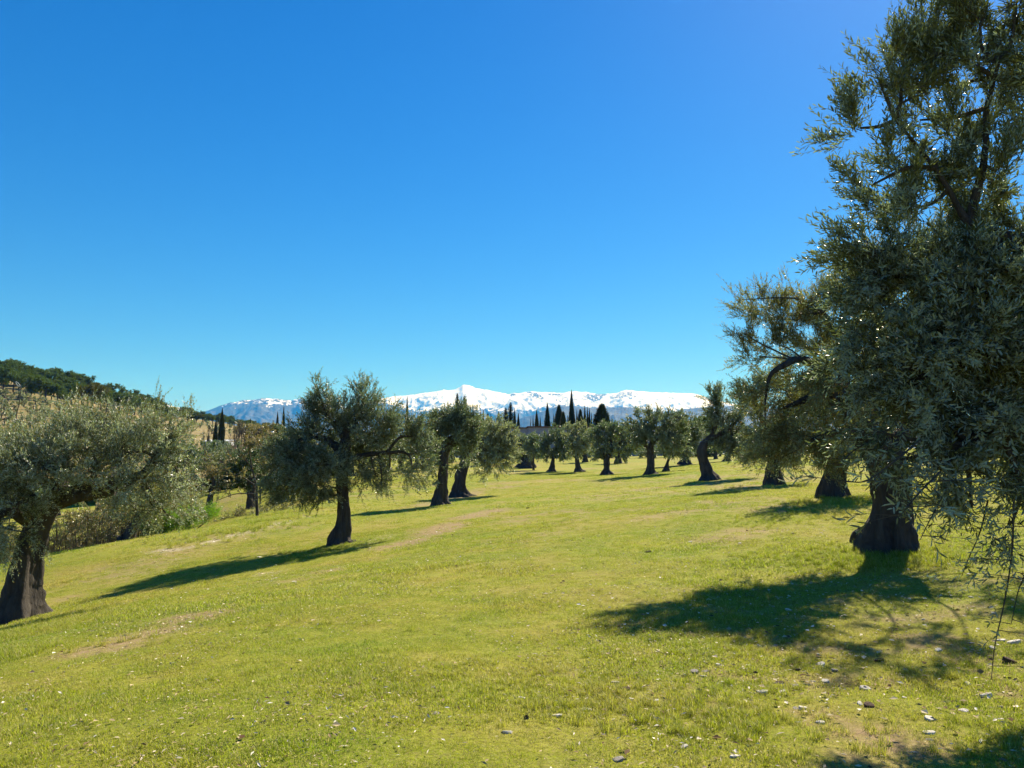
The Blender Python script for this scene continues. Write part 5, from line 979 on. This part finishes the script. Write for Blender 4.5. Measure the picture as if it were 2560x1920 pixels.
x, y, l = field_pts(9.5, 24, 45); scatter('grass_middle', 'short yellow-green grass of the middle slope', x, y, .55 + .5 * sstep(.38, .75, l), mid_t)
x, y, l = field_pts(24, 75, 6); scatter('grass_far', 'short grass of the far slope between the rows of olives', x, y, .6 + .4 * sstep(.42, .72, l), far_t)
# taller clumps: lit tufts around trunks, green clumps here and there
tall_t = [tuft(60, .07, .13, .004) for _ in range(3)]
TC = [(1690,1720,40,.8),(1760,1790,70,.9),(1700,1780,60,.9),(1930,1290,40,.9),(2050,1300,40,1.1),(2110,1385,70,1.2),(2160,1392,80,1.2),(2190,1400,60,1.2),(2230,1392,60,1.1),(2280,1392,70,1.1),(2320,1405,50,1.2),(735,1575,14,.9),(150,1560,45,1.1),(100,1585,60,1.1),(60,1580,60,1.1),(20,1590,60,1.1),(230,1530,35,1.1),(30,1640,30,1.2),(2350,1690,30,.8),(2480,1850,30,.9),
      (1850,1600,40,.8),(1800,1620,40,.8),(2000,1620,20,.8),(820,1365,20,1.2),(780,1375,20,1.2),(880,1360,16,1.2),(1160,1260,16,1.3),(2080,1250,40,1.5),(2140,1255,40,1.5),(1950,1215,24,1.7),(620,1320,40,2.2),(560,1335,40,2.2),(680,1300,40,2.2),(740,1280,36,2.2),(480,1355,30,2.2),(1440,1750,60,.7),(1330,1690,40,.7),(980,1700,40,.8),(350,1510,30,1.0)]
X, Y, S = [], [], []
for px, py, n, s in TC:
    d = gd(px, py); p = at(px, py, d); k = n * 2; sp = .18 + d * .018; X += list(p[0] + rng.normal(0, sp * 1.6, k)); Y += list(p[1] + rng.normal(0, sp, k)); S += list(s * rng.uniform(.4, .95, k))
X, Y, S = map(np.array, (X, Y, S)); scatter('grass_clumps', 'longer fresh green grass in clumps at trunk feet and across the slope', X, Y, S * .8, tall_t)

# ------------------------------------------------------------------ air
hz = link('haze', make_mesh('haze', box_verts(-42000, 42000, -3000, 36000, -60, 3300), [BF])); tag(hz, kind='stuff', label='thin blue air between the grove and the mountains', cat='haze')
m = bpy.data.materials.new('haze'); m.use_nodes = True; nt = m.node_tree; nt.nodes.clear(); v = nd(nt, 'ShaderNodeVolumePrincipled')
v.inputs['Color'].default_value = (.04, .32, 1.0, 1); v.inputs['Absorption Color'].default_value = (1, 1, 1, 1); v.inputs['Density'].default_value = 5.5e-5; v.inputs['Anisotropy'].default_value = 0.12
o = nd(nt, 'ShaderNodeOutputMaterial'); nt.links.new(v.outputs[0], o.inputs['Volume']); hz.data.materials.append(m)
